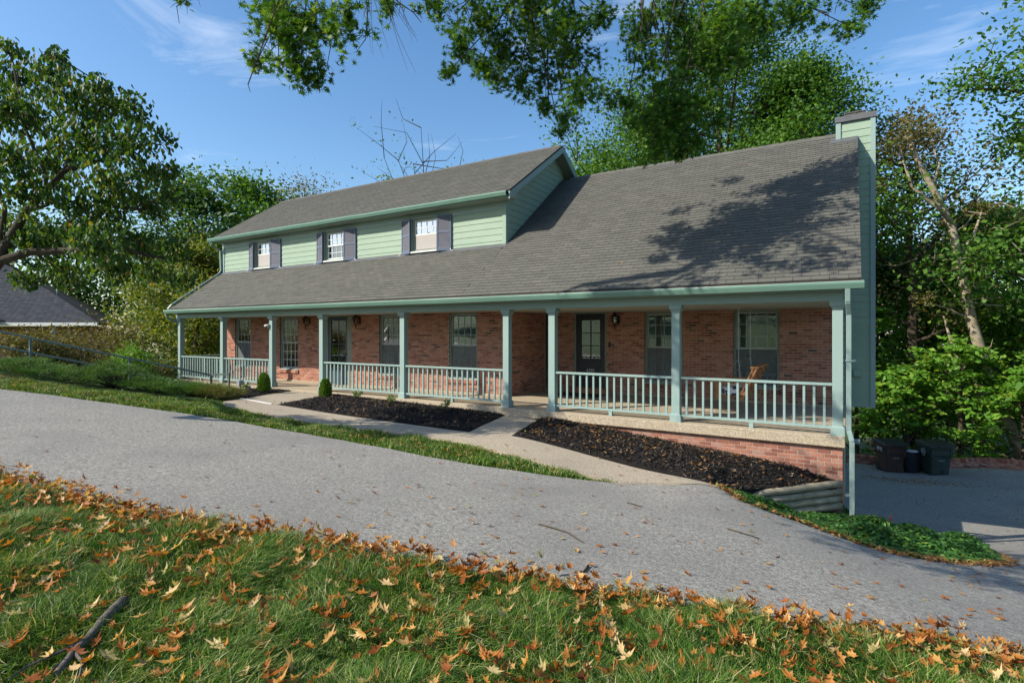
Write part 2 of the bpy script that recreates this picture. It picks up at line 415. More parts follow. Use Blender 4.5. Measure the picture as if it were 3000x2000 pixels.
def axis(lo, hi, step, far):
    return np.array([lo-d for d in reversed(far)] + list(np.arange(lo, hi+1e-6, step)) + [hi+d for d in far])
gx = axis(-30, 14, .3, [3, 8, 16, 30, 60, 120, 260]); gy = axis(-12, 30, .3, [3, 8, 16, 30, 60, 120, 260])
GX, GY = np.meshgrid(gx, gy); GZ = H(GX.ravel(), GY.ravel())
nx, ny = len(gx), len(gy)
idx = np.arange(nx*ny).reshape(ny, nx)
GF = np.stack([idx[:-1, :-1], idx[:-1, 1:], idx[1:, 1:], idx[1:, :-1]], -1).reshape(-1, 4)
# the house and its basement stand in a cut: leave the terrain out below the floors
cx = GX.ravel()[GF].mean(1); cy = GY.ravel()[GF].mean(1)
GF = GF[~((cx > -21) & (cx < -.5) & (cy > 11.2) & (cy < 19.6))]
GZ = GZ - .025
ground = link('ground', np_mesh('ground', np.stack([GX.ravel(), GY.ravel(), GZ], -1), GF, M['lawn'], True)); prop(ground, 'green sloping lawn and woodland ground around the house', 'ground', kind='structure')

near = [(-30,-4.2),(-21,-1.5),(-13,.72),(-9.6,1.6),(-7.56,2.01),(-6.85,2.13),(-5.44,2.32),(-4.83,2.46),(-4.14,2.71),(-3.38,2.96),(-2.70,3.15),(-2.09,3.34),(-1.56,3.51),(-.98,3.72),(-.37,3.98),(.11,4.21),(.95,4.72)]
far = [(-2.83,7.64),(-3.76,7.06),(-4.80,6.74),(-5.62,6.52),(-6.74,6.40),(-8.26,6.29),(-9.92,6.08),(-11.41,5.72),(-12.63,5.19),(-13.92,4.55),(-14.73,3.95),(-19,3.0),(-30,1.0)]
ivy_near = [(-1.60,8.38),(-1.26,7.92),(-.85,8.0),(-.46,8.18),(.22,8.12),(.67,8.30),(1.14,8.74),(1.55,9.25),(1.91,9.94)]
drive = near + [(2.5,5.9),(5,8.3),(8,11.5),(9.8,16),(10.5,23.85),(-.13,23.85),(-.13,10.75),(-1.15,9.35)] + [ivy_near[0]] + [(-2.09,7.98)] + far
sheet('driveway', drive, .012, .3, M['asphalt'], jit=.02, kind='structure', label='worn grey asphalt driveway running past the porch and down', cat='driveway')

walk = [(-12.62,7.35),(-11.96,7.03),(-10.03,7.02),(-8.95,7.17),(-7.76,7.34),(-5.98,7.66),(-4.91,7.56),(-3.72,7.54),(-2.84,7.66),(-2.09,7.97),(-1.62,8.38),
        (-2.3,8.44),(-3.19,8.5),(-4.2,8.52),(-5.31,8.52),(-5.83,10.49),(-6.66,10.49),(-6.16,8.36),(-7.35,8.26),(-8.69,8.23),(-10.1,8.17),(-11.84,8.2),(-12.1,9.2),(-12.35,10.1),(-12.6,10.49),(-14.3,10.49),(-13.8,9.65),(-13.1,8.3)]
def Hwalk(X, Y):
    return H(X, Y)
sheet('walkway', walk, .035, .22, M['walk'], Hwalk, kind='structure', label='tan exposed aggregate concrete walk along the planting beds', cat='path')

wk = bpy.data.objects['walkway']
q = MB(); q.bar((-13.0,8.02,h1(-13.0,8.02)+.04), (-11.92,8.14,h1(-11.92,8.14)+.04), .05, .02); q.build('joint_strip', M['white'], wk)
bed1 = [(-11.8,8.24),(-10.1,8.2),(-8.69,8.26),(-7.35,8.29),(-6.2,8.4),(-6.7,10.49),(-12.3,10.49),(-12.3,10.0),(-12.05,9.2)]
bed0 = [(-13.15,8.35),(-13.85,9.65),(-14.4,10.49),(-18.0,10.49),(-17.0,9.6),(-14.6,8.5)]
bed2 = [(-5.25,8.56),(-4.2,8.56),(-3.19,8.54),(-2.3,8.48),(-1.62,8.42),(-1.12,9.3),(-.2,10.36),(-.13,10.57),(-5.78,10.57)]
def Hbed2(X, Y):
    X = np.atleast_1d(X); Y = np.atleast_1d(Y)
    base = np.interp(X, [-5.8, -5.2, -3.0, -1.62, -.1], [-.20, -.215, -.43, -.56, -.715])
    dl = np.abs((X+1.15)*(10.47-9.3)-(Y-9.3)*(-.145+1.15))/math.hypot(1.17, 1.005)
    return base-.13*np.clip(1-dl/.55, 0, 1)*(X > -1.75)
def hump(poly, f, amt):
    P = np.array(dens(poly, .2))
    def g(X, Y):
        X = np.atleast_1d(X); Y = np.atleast_1d(Y); Q = np.stack([X, Y], -1)
        d = np.min(np.linalg.norm(Q[:, None]-P[None], axis=2), axis=1)
        return f(X, Y) + amt*np.clip(d/.45, 0, 1)
    return g
Hb1 = hump(bed1, H, .06); Hb0 = hump(bed0, H, .05); Hb2 = hump(bed2, Hbed2, .07)
for nm, poly, f, lab in (('mulch_bed', bed1, Hb1, 'black mulch bed in the middle between porch slab and walk'), ('mulch_bed', bed0, Hb0, 'small black mulch bed left of the walk by the handrail'), ('mulch_bed', bed2, Hb2, 'long leaf strewn mulch bed sloping down to the log wall')):
    sheet(nm, poly, .03, .09, M['mulch'], f, bumps=.035, kind='structure', label=lab, cat='mulch bed')

# ------------------------------------------------------------------ scatter helpers
def sample(poly, n, rng):
    P = np.array(poly); lo, hi = P.min(0), P.max(0); out = []
    got = 0
    while got < n:
        q = rng.uniform(lo, hi, (n*2, 2)); q = q[inside(q, poly)]; out.append(q); got += len(q)
    return np.vstack(out)[:n]

def rotmats(n, rng, up=None, tilt=1.0):
    """random frames: normal within tilt (1 = anywhere) of up"""
    if up is None:
        nrm = rng.normal(size=(n, 3))
    else:
        nrm = np.asarray(up)+rng.normal(size=(n, 3))*tilt
    nrm /= np.linalg.norm(nrm, axis=1, keepdims=True)
    t = rng.normal(size=(n, 3)); t -= (t*nrm).sum(1, keepdims=True)*nrm; t /= np.linalg.norm(t, axis=1, keepdims=True)
    b = np.cross(nrm, t)
    return np.stack([t, b, nrm], -1)

def stamp(T, F, pos, Rm, sc):
    """copies of a small template, one per position, as arrays"""
    T = np.asarray(T, float); F = np.asarray(F); k = len(T)
    V = np.einsum('nij,kj->nki', Rm, T)*np.asarray(sc)[:, None, None] + pos[:, None, :]
    FF = F[None]+(np.arange(len(pos))*k)[:, None, None]
    return V.reshape(-1, 3), FF.reshape(-1, F.shape[1])

def star(curl=.25, seed=0, inner=1.0, wide=.72, lobes=True):
    """an oak leaf: bristly lobes either side of the midrib, curled"""
    r = np.random.default_rng(seed)
    ang = [-90, -66, -40, -16, 8, 30, 52, 72, 90, 108, 128, 150, 172, 196, 220, 246]
    rad = [.80, .20, .40, .22, .64, .26, .70, .30, .88, .30, .70, .26, .64, .22, .40, .20]
    V = [(0, 0, .02)]
    for i, (a, q) in enumerate(zip(ang, rad)):
        q = q*r.uniform(.75, 1.18)*(inner if i % 2 else 1); x, y = q*math.cos(R(a)), q*math.sin(R(a))
        V.append((x*wide, y, curl*(x*x*1.2+y*y*.6)*r.uniform(.6, 1.4)+r.uniform(-.03, .03)))
    F = [(0, i+1, (i+1) % 16+1) for i in range(16)]
    return np.array(V)*.72, np.array(F)
OAKL = [star(.15, 11, .8, 1.0), star(-.2, 12, .75, .95), star(.3, 13, .85, 1.0)]
STAR = [star(.45, 1, 1.3, .66), star(.2, 2, 1.15, .75), star(.8, 3, 1.4, .6), star(-.5, 4, 1.2, .7), star(.35, 5, 1.1, .85)]
DIAM = (np.array([(0, -.5, 0), (.30, -.05, .05), (0, .5, -.03), (-.30, -.05, .05)]), np.array([(0, 1, 2, 3)]))
OVATE = (np.array([(0, -.5, .04), (.27, -.12, .10), (.2, .22, .05), (0, .55, -.12), (-.2, .22, .05), (-.27, -.12, .10), (0, 0, 0)]), np.array([(6, 0, 1), (6, 1, 2), (6, 2, 3), (6, 3, 4), (6, 4, 5), (6, 5, 0)]))

rng = np.random.default_rng(11)

# ------------------------------------------------------------------ the house
SL = .75; YE, ZE = 10.33, 2.59            # main roof: eave line and slope
YR = 15.7; ZR = ZE+SL*(YR-YE)
def zmain(y): return ZE+SL*(y-YE)
DS = .6656; DYE, DZE = 11.96, 5.43        # upper roof
DYR = 15.04; DZR = DZE+DS*(DYR-DYE)
XL, XR = -21.22, .15                       # roof ends
WY = 12.35; RY = 14.5; SX = -7.85          # front wall, recessed wall, wall between them
house = thing('brick_house', 'long brick house with pale green siding, grey shingle roof and railed front porch', 'house', (-10.6, 15, 0))

BR_OBJ = []          # bricks near enough to be single objects
def brick_mesh(l, hgt):
    return MB().box((0, 0, 0), (l, .05, hgt)).mesh('brick', M['brick'])
_bm = {}
brick_budget = [300]
CH, BH, BL = .0677, .0555, .2032
def wall_y(name, y, x0, x1, z0, z1, ops, single=None, mat='brick', label=None):
    """a brick wall facing -Y: mortar body with real openings, each brick proud of the joints"""
    xs = sorted({x0, x1} | {a for o in ops for a in (o[0], o[1])}); zs = sorted({z0, z1} | {a for o in ops for a in (o[2], o[3])})
    xs = [x for x in xs if x0 <= x <= x1]; zs = [z for z in zs if z0 <= z <= z1]
    b = MB()
    for xa, xb in zip(xs, xs[1:]):
        for za, zb in zip(zs, zs[1:]):
            mxx, mz = (xa+xb)/2, (za+zb)/2
            if any(o[0] < mxx < o[1] and o[2] < mz < o[3] for o in ops): continue
            b.box((xa, y+.008, za), (xb, y+.16, zb))
    w = b.build(name, M['mortar'], house, label)
    wo = worig(w); stuff = MB(); row = 0
    z = z1-BH-.004
    while z > z0-.03:
        x = x0+(0 if row % 2 == 0 else -BL/2)
        while x < x1:
            a, e = max(x, x0), min(x+BL-.013, x1); x += BL
            segs = [(a, e)]
            for o in ops:
                if o[2] < z+BH-.01 and o[3] > z+.01:
                    ns = []
                    for s0, s1 in segs:
                        if s1 <= o[0] or s0 >= o[1]: ns.append((s0, s1)); continue
                        if s0 < o[0]: ns.append((s0, o[0]))
                        if s1 > o[1]: ns.append((o[1], s1))
                    segs = ns
            for s0, s1 in segs:
                if s1-s0 < .02: continue
                zz = max(z, z0)
                pr = random.uniform(-.0015, .0015)
                if single and brick_budget[0] > 0 and single((s0+s1)/2, z):
                    key = (round(s1-s0, 3), round(z+BH-zz, 3), mat)
                    if key not in _bm:
                        _bm[key] = MB().box((0, 0, 0), (s1-s0, .05, z+BH-zz)).mesh('brick', M[mat])
                    link('brick', _bm[key], w, Vector((s0, y+pr, zz))-wo); brick_budget[0] -= 1
                else:
                    stuff.box((s0, y+pr, zz), (s1, y+.05, z+BH))
        z -= CH; row += 1
    if stuff.v: stuff.build('brick_courses', M[mat], w, kind='stuff')
    return w

# openings (x0, x1, z0, z1)
WIN = [(-20.42,-19.42,.41,2.30), (-17.62,-16.60,.41,2.30), (-12.60,-11.60,.41,2.30), (-9.82,-8.82,.41,2.30)]
DOORL = (-15.12,-13.86,-.01,2.30)
RWIN = [(-4.76,-3.74,.36,2.28), (-2.49,-1.44,.36,2.28)]
DOORR = (-6.88,-5.86,-.01,2.32)
wall_y('foundation_wall', 10.58, -21.3, -.11, -1.45, -.18, [], lambda x, z: x > -5.6 and z < -.2 and z > -1.3, 'brickpale')
wall_y('front_wall', WY, -21.32, SX, -.3, 2.42, WIN+[DOORL])
wall_y('recessed_wall', RY, SX+.1, -.12, -.3, 2.42, RWIN+[DOORR], lambda x, z: x > -1.5 and z > .15)
# side wall of the recess faces +X
b = MB().box((SX-.16, WY+.01, -.3), (SX-.008, RY+.1, 2.42)); sw = b.build('recess_side_wall', M['mortar'], house)
b = MB(); z = 2.42-BH; row = 0
while z > -.02:
    y = WY+(0 if row % 2 else -BL/2)
    while y < RY:
        a, e = max(y, WY), min(y+BL-.013, RY); y += BL
        if e-a > .02: b.box((SX-.05, a, z), (SX+random.uniform(-.0015, .0015), e, z+BH))
    z -= CH; row += 1
b.build('brick_courses', M['brick'], sw, kind='stuff')
# plain outer walls (left end, right end, back) under the roofs
def pent(x, ys):
    return [(x, y, z) for y, z in ys]
b = MB(); prof = [(WY+.1,-1.2),(19.4,-1.2),(19.4,3.6),(15.7,ZR-.12),(WY+.1,zmain(WY)-.1)]
n = len(prof); b.poly(pent(-21.3, prof)+pent(-21.14, prof), [tuple(range(n))[::-1], tuple(range(n, 2*n))]+[(i, (i+1) % n, n+(i+1) % n, n+i) for i in range(n)])
b.build('left_end_wall', M['brick'], house)
b = MB(); prof = [(RY+.17,-3.3),(19.4,-3.3),(19.4,3.6),(YR,ZR-.12),(RY+.17,zmain(RY+.17)-.12)]
b.poly(pent(-.28, prof)+pent(-.12, prof), [tuple(range(n))[::-1], tuple(range(n, 2*n))]+[(i, (i+1) % n, n+(i+1) % n, n+i) for i in range(n)])
b.build('right_end_wall', M['siding'], house)
MB().box((-21.3, 19.25, -3.3), (-.12, 19.4, 3.62)).build('rear_wall', M['siding'], house)
MB().box((-.26, 10.64, -3.3), (-.115, RY+.17, -.19)).build('porch_side_wall', M['brickpale'], house)
# porch slab, step, threshold, base course
MB().box((-21.4, 10.5, -.18), (-.07, 12.5, 0)).box((SX, 12.5, -.18), (-.07, 14.62, -.002)).build('porch_slab', M['aggregate'], house, bevel=.012)
MB().box((-6.95, 14.2, .0), (-5.8, 14.52, .16)).build('door_step', M['brick'], house)
MB().box((-21.3, WY-.03, .001), (-15.2, WY+.01, .05)).box((-13.8, WY-.03, .001), (SX-.02, WY+.01, .05)).box((SX+.02, RY-.03, .001), (-6.97, RY+.01, .05)).box((-5.78, RY-.03, .001), (-.13, RY+.01, .05)).build('base_course', M['aggregate'], house)
# porch ceiling, beam, fascia
MB().box((-21.3, 10.85, 2.30), (-.12, RY+.1, 2.36)).build('porch_ceiling', M['ceiling'], house)
MB().box((-21.3, 10.60, 2.255), (-.1, 10.80, 2.41)).build('porch_beam', M['trim'], house)
MB().box((-21.3, 10.37, 2.41), (-.06, 10.80, 2.45)).build('eave_soffit', M['soffit'], house)
MB().box((-21.2, 10.345, 2.42), (.12, 10.37, 2.57)).build('eave_fascia', M['trim'], house)

# columns
CX = [-21.14,-18.37,-15.62,-13.22,-10.01,-6.775,-5.58,-2.875,-.18]
for x in CX:
    c = MB().box((x-.078, 10.62, .155), (x+.078, 10.775, 2.12)).build('column', M['trim'], house, bevel=.004)
    MB().frust((x, 10.6975), 0.0, .135, .215, .215, .20, .20).frust((x, 10.6975), .135, .157, .20, .20, .16, .16).build('column_base', M['trim'], c)
    MB().frust((x, 10.6975), 2.118, 2.175, .158, .158, .205, .205).box((x-.115, 10.58, 2.175), (x+.115, 10.815, 2.2545)).build('capital', M['trim'], c)
# railings
def railing(x0, x1, nb, post=True):
    r = MB().box((x0, 10.645, .825), (x1, 10.745, .868)).build('railing', M['trim'], house, bevel=.004)
    MB().box((x0, 10.655, .10), (x1, 10.735, .145)).build('bottom_rail', M['trim'], r)
    ro = worig(r)
    me = MB().box((-.019, -.019, 0), (.019, .019, .68)).mesh('baluster', M['trim'])
    for i in range(nb):
        x = x0+(x1-x0)*(i+.75)/(nb+.5)
        link('baluster', me, r, Vector((x, 10.695+random.uniform(-.002, .002), .145))-ro)
    xm = (x0+x1)/2
    MB().box((xm-.035, 10.66, 0), (xm+.035, 10.73, .10)).build('rail_foot', M['trim'], r)
railing(-21.06, -18.45, 16); railing(-18.29, -15.70, 16); railing(-13.14, -10.09, 19); railing(-9.93, -6.855, 19); railing(-5.50, -2.955, 16); railing(-2.795, -.26, 16)
r = MB().box((-21.19, 10.78, .825), (-21.09, 12.33, .868)).build('railing', M['trim'], house)
MB().box((-21.18, 10.78, .10), (-21.10, 12.33, .145)).build('bottom_rail', M['trim'], r)
me = MB().box((-.019, -.019, 0), (.019, .019, .68)).mesh('baluster', M['trim'])
for i in range(9): link('baluster', me, r, Vector((-21.14, 10.92+i*.16, .145))-worig(r))

# roofs -------------------------------------------------------------
EXP, TABW = .13, .27
shingle_budget = [300]; _sm = {}
def shingles(parent, x0, x1, ye, ze, slope, rows, single=False, mat='shingle', row0=0, xstop=None):
    c = 1/math.hypot(1, slope); dy, dz = c, slope*c; ny, nz_ = -slope*c, c
    st = MB(); po = worig(parent)
    for r_ in range(row0, rows):
        s0 = r_*EXP+random.uniform(-.003, .003); s1 = s0+EXP+.025
        x = x0-TABW*((r_ % 2)*.5+(r_ % 7)*.03)
        while x < x1:
            a, e = max(x+.0032, x0), min(x+TABW-.0032, x1); x += TABW
            if xstop and s0*dy+ye > xstop[1] and a < xstop[0]: a = max(a, xstop[0])
            if e-a < .03: continue
            t0 = .017+random.uniform(-.002, .0025); t1 = .002
            def P(xx, s, t): return (xx, ye+s*dy+t*ny, ze+s*dz+t*nz_)
            d = random.uniform(-.003, .003)
            pts = [P(a, s0+d, t0), P(e, s0+d, t0), P(e, s1, t1), P(a, s1, t1), P(a, s0+d, -.004), P(e, s0+d, -.004), P(e, s1, -.004), P(a, s1, -.004)]
            fc = [(0,1,2,3),(4,5,1,0),(5,6,2,1),(7,4,0,3)]
            if single and shingle_budget[0] > 0 and r_ < 12:
                shingle_budget[0] -= 1
                key = (round(e-a, 3), r_ % 3)
                q0 = Vector(P(a, s0, 0))
                if key not in _sm:
                    m_ = MB(); m_.poly([Vector(p)-q0 for p in pts], fc); _sm[key] = m_.mesh('shingle', M[mat])
                link('shingle', _sm[key], parent, q0-po)
            else:
                st.poly(pts, fc)
    if st.v: st.build('shingle_courses', M[mat], parent, kind='stuff')

def slab(pts, th):
    """roof slab from its upper outline"""
    n = len(pts); lo = [(x, y, z-th) for x, y, z in pts]
    return MB().poly(list(pts)+lo, [tuple(range(n)), tuple(range(2*n-1, n-1, -1))]+[(i, n+i, n+(i+1) % n, (i+1) % n) for i in range(n)])
o_ = .003
main = slab([(XL,YE,ZE-o_),(XR,YE,ZE-o_),(XR,YR,ZR-o_),(SX-.2,YR,ZR-o_),(SX-.2,WY+.2,zmain(WY+.2)-o_),(XL,WY+.2,zmain(WY+.2)-o_)], .14).build('main_roof', M['deck'], house)
slab([(XL,YR+.001,ZR-o_),(XR,YR+.001,ZR-o_),(XR,20,ZR-SL*(20-YR)),(XL,20,ZR-SL*(20-YR))], .14).build('rear_slope', M['shingle'], main)
nr = int(math.hypot(1, SL)*(YR-YE)/EXP)
shingles(main, SX+.0, XR, YE, ZE, SL, nr, True)
shingles(main, XL, SX, YE, ZE, SL, int(math.hypot(1, SL)*(WY-YE)/EXP)+1)
up = slab([(-21.33,DYE,DZE-o_),(-7.5,DYE,DZE-o_),(-7.5,DYR,DZR-o_),(-21.33,DYR,DZR-o_)], .06).build('upper_roof', M['deck'], house)
slab([(-21.33,DYR+.001,DZR-o_),(-7.5,DYR+.001,DZR-o_),(-7.5,18.2,DZR-DS*(18.2-DYR)),(-21.33,18.2,DZR-DS*(18.2-DYR))], .06).build('rear_slope', M['shingle'], up)
shingles(up, -21.33, -7.5, DYE, DZE, DS, int(math.hypot(1, DS)*(DYR-DYE)/EXP))
# ridge caps
def ridge(parent, x0, x1, y, z, sl, nm='ridge_cap'):
    po = worig(parent); q = .13
    m_ = MB(); pts = []
    for x, t in ((0, .026), (.335, .012)):
        pts += [(x, -q, -q*sl+t), (x, 0, t+.004), (x, q, -q*sl+t)]
    m_.poly(pts, [(0,3,4,1),(1,4,5,2),(0,1,2)]); m_.poly([(0,-q,-q*sl+.005),(.335,-q,-q*sl+.002),(.335,-q,-q*sl+.012),(0,-q,-q*sl+.026)], [(0,1,2,3)])
    me = m_.mesh('ridge_cap', M['shingle']); x = x0
    while x < x1-.05:
        link(nm, me, parent, Vector((x, y, z+random.uniform(0, .004)))-po); x += .305
ridge(main, -7.55, -.32, YR, ZR+.006, SL); ridge(up, -21.33, -7.75, DYR, DZR+.006, DS)
# rake boards and gable trim of the upper roof
def rake(x0, x1, za, zb, parent, nm='rake_board', back=True):
    for sgn in ((1, -1) if back else (1,)):
        ya = DYE-.02 if sgn > 0 else 2*DYR-DYE
        pts = []
        for y, zt in ((ya, DZE-.03), (DYR, DZR-.03)):
            pts += [(x0, y, zt-zb), (x1, y, zt-zb), (x1, y, zt-za), (x0, y, zt-za)]
        MB().poly(pts, [(0,1,2,3),(7,6,5,4),(0,4,5,1),(1,5,6,2),(2,6,7,3),(3,7,4,0)]).build(nm, M['trim'], parent)
rake(-7.53, -7.50+.012, .02, .20, up); rake(-21.345, -21.31, .02, .20, up, back=False)
# underside of the gable overhang
for sgn in (1, -1):
    ya = DYE+.02 if sgn > 0 else 2*DYR-DYE-.02
    MB().poly([(-7.87,ya,DZE-.16),(-7.53,ya,DZE-.16),(-7.53,DYR,DZR-.16),(-7.87,DYR,DZR-.16)], [(0,1,2,3)]).build('gable_soffit', M['soffit'], up)
MB().box((-21.25, DYE+.03, 5.26), (-7.53, WY+.0, 5.29)).build('eave_soffit', M['soffit'], up)
MB().box((-21.33, DYE+.0, 5.262), (-7.53, DYE+.028, 5.40)).build('eave_fascia', M['trim'], up)
MB().poly([(-7.87,DYE+.02,5.27),(-7.525,DYE+.02,5.27),(-7.525,WY+.02,5.27),(-7.525,WY+.02,5.52),(-7.525,DYE+.02,5.29),(-7.87,WY+.02,5.27)], [(0,1,2,5),(1,2,3,4)]).build('eave_return', M['trim'], up)
# main roof rakes
for x0, x1 in ((XR-.03, XR+.002), (XL-.02, XL+.012)):
    ye = WY+.3 if x0 < -10 else YR
    pts = []
    for y in (YE, ye):
        pts += [(x0, y, zmain(y)-.17), (x1, y, zmain(y)-.17), (x1, y, zmain(y)-.01), (x0, y, zmain(y)-.01)]
    MB().poly(pts, [(0,1,2,3),(7,6,5,4),(0,4,5,1),(1,5,6,2),(2,6,7,3),(3,7,4,0)]).build('rake_board', M['trim'], main)

# upper storey walls: core, lapped boards, corner boards
UWIN = [(-18.95,-17.95), (-15.05,-14.05), (-11.13,-10.13)]
MB().box((-21.2, WY+.012, 3.4), (-7.88, 18.0, 5.25)).build('upper_wall_core', M['casing'], house)
def board(x0, x1, z0, z1, y, parent, out=.016, nm='siding_board'):
    MB().poly([(x0,y-out,z0),(x1,y-out,z0),(x1,y-.003,z1),(x0,y-.003,z1),(x0,y+.01,z0),(x1,y+.01,z0)], [(0,1,2,3),(4,5,1,0)]).build(nm, M['siding'], parent)
EX = .1755
uf = MB().box((-21.24, WY-.025, 5.06), (-7.86, WY+.011, 5.262)).build('frieze_board', M['trim'], house)
for r_ in range(6):
    z0 = 4.035+r_*EX-.0
    for xa, xb in ((-21.12,-19.0), (-17.9,-15.1), (-14.0,-11.18), (-10.08,-7.96)):
        board(xa, xb, z0, min(z0+EX+.004, 5.062), WY, uf)
MB().box((-7.97, WY-.03, 4.02), (-7.852, WY+.012, 5.06)).build('corner_board', M['siding'], house)
MB().box((-21.24, WY-.03, 4.02), (-21.12, WY+.012, 5.06)).build('corner_board', M['trim'], house)
# gable wall towards the right, boards cut to both roofs
gw = MB()
prof = [(WY+.01,3.9),(WY+.01,5.33),(DYR,DZR-.17),(16.3,DZR-.17-DS*(16.3-DYR)),(16.3,5.0),(YR,5.6)]
gw.poly([(-7.885, y, z) for y, z in prof], [tuple(range(len(prof)))[::-1]]).poly([(-7.99, y, z) for y, z in prof], [tuple(range(len(prof)))])
gable = gw.build('gable_wall', M['casing'], house)
z0 = 4.035
while z0 < 7.3:
    z1 = z0+EX+.004
    def yf(z): return max(WY-.01, DYE+(z+.17-DZE)/DS)
    def yb(z): return min(YE+(z-ZE)/SL+.02, 2*DYR-DYE-(z+.17-DZE)/DS)
    a0, a1, b0, b1 = yf(z0), yf(z1), yb(z0), yb(z1)
    if a1 < b1-.02:
        X = -7.872
        MB().poly([(X+.016,a0,z0),(X+.016,b0,z0),(X+.003,b1,z1),(X+.003,a1,z1),(X-.012,a0,z0),(X-.012,b0,z0)], [(0,1,2,3),(4,5,1,0)]).build('siding_board', M['siding'], gable)
    z0 += EX
MB().box((-7.95, WY-.028, 4.02), (-7.848, WY+.075, 5.24)).build('corner_board', M['trim'], gable)
MB().poly([(-21.2,WY-.17,zmain(WY-.17)+.02),(-7.8,WY-.17,zmain(WY-.17)+.02),(-7.8,WY+.03,zmain(WY+.03)+.03),(-21.2,WY+.03,zmain(WY+.03)+.03),(-21.2,WY+.02,4.16),(-7.8,WY+.02,4.16)], [(0,1,2,3)]).build('wall_flashing', M['flash'], main)

# gutters
def gutter(x0, x1, y, z, parent, nm='gutter', hh=.115, w=.115):
    b = MB(); P = [(y+w, z), (y+w, z-hh), (y+.035, z-hh), (y+.012, z-hh*.55), (y, z-hh*.3), (y, z), (y+.014, z), (y+.014, z-hh*.28), (y+.03, z-hh+.012), (y+w-.008, z-hh+.012), (y+w-.008, z)]
    n = len(P); nseg = max(2, int((x1-x0)/1.2)); rows_ = []
    for i in range(nseg+1):
        x = x0+(x1-x0)*i/nseg; dz = 0 if i in (0, nseg) else random.uniform(-.005, .005)
        rows_.append([(x, py, pz+dz) for py, pz in P])
    pts = [p for r_ in rows_ for p in r_]; f = []
    for i in range(nseg):
        for k in range(n):
            f.append((i*n+k, (i+1)*n+k, (i+1)*n+(k+1) % n, i*n+(k+1) % n))
    f.append(tuple(range(5))[::1]); f.append(tuple(nseg*n+k for k in range(5))[::-1])
    b.poly(pts, f)
    # end caps
    for x in (x0, x1): b.poly([(x, py, pz) for py, pz in P[:6]], [tuple(range(6))])
    return b.build(nm, M['gutter'], parent)
g1 = gutter(-21.47, .19, 10.225, 2.545, house)
g2 = gutter(-21.5, -7.56, 11.845, 5.40, house)
MB().box((-21.46, 10.228, 2.543), (.185, 10.25, 2.549)).build('lip_highlight', M['white'], g1)  # white strip paints the sunlit highlight along the front of the gutter
# downspouts
def spout(pts, nm, w=.075, d=.06):
    b = MB()
    for p, q in zip(pts, pts[1:]): b.bar(p, q, w, d, (0, -1, 0) if abs(q[2]-p[2]) > .2*abs(q[1]-p[1]) else (0, 0, 1))
    return b.build(nm, M['spout'], house, bevel=.008)
ds = spout([(-.035,10.29,2.44),(-.035,10.33,2.22),(-.02,10.48,2.02),(-.02,10.48,.12),(.025,10.43,-.05),(.025,10.43,-1.26)], 'downspout')
for z in (1.25, -.95): MB().box((-.07, 10.435, z), (.075, 10.53, z+.03)).build('strap', M['spout'], ds)
spout([(-21.40,11.92,5.31),(-21.40,11.96,5.18),(-21.30,12.27,5.0),(-21.27,12.28,4.18),(-21.27,12.2,4.06),(-21.24,10.42,zmain(10.42)+.10),(-21.3,10.31,2.58)], 'downspout', .07, .055)
spout([(-21.42,10.29,2.44),(-21.40,10.33,2.28),(-21.28,10.6,2.12),(-21.26,10.75,2.0),(-21.26,10.75,.02)], 'downspout', .07, .055)
MB().tube([(.02,10.9,-.12),(.14,10.9,-.12)], .045, 10).build('pipe_stub', M['pvc'], house)

# chimney
ch = MB().box((-.29, 15.42, -.04), (.495, 16.6, 6.80)).build('chimney', M['trim'], house)
zc = -.05
while zc < 6.72:
    x0 = -.20 if zc > zmain(15.4)-.4 else -.10
    board(x0, .41, zc, min(zc+.183, 6.79), 15.415, ch)
    zc += .179
MB().box((.405, 15.375, -.05), (.505, 15.5, 6.80)).build('corner_board', M['trim'], ch)
MB().box((-.30, 15.375, 6.2), (-.195, 15.5, 6.80)).build('corner_board', M['trim'], ch)
MB().box((-.32, 15.35, 6.80), (.525, 16.63, 6.93)).build('chimney_cap', M['flash'], ch)
a = MB()
for x in (-.12, .1, .32): a.bar((x, 15.6, 6.93), (x, 15.6, 7.07), .015, .015); a.bar((x, 16.3, 6.93), (x, 16.3, 7.07), .015, .015)
for y in (15.6, 16.3): a.bar((-.13, y, 7.07), (.33, y, 7.07), .02, .02)
for x in (-.12, .32): a.bar((x, 15.6, 7.07), (x, 16.3, 7.07), .02, .02)
sa = a.build('spark_arrestor', M['flash'], ch)
MB().box((-.11, 15.61, 6.931), (.31, 15.612, 7.06)).build('mesh_panel', M['steel'], sa)
MB().poly([(-.42,15.22,zmain(15.22)+.02),(.15,15.22,zmain(15.22)+.02),(.15,15.42,zmain(15.42)+.03),(-.42,15.42,zmain(15.42)+.03)], [(0,1,2,3)]).build('flashing', M['flash'], ch)
MB().box((.06, 15.32, .68), (.22, 15.40, .84)).build('wall_vent', M['siding'], ch, bevel=.01)

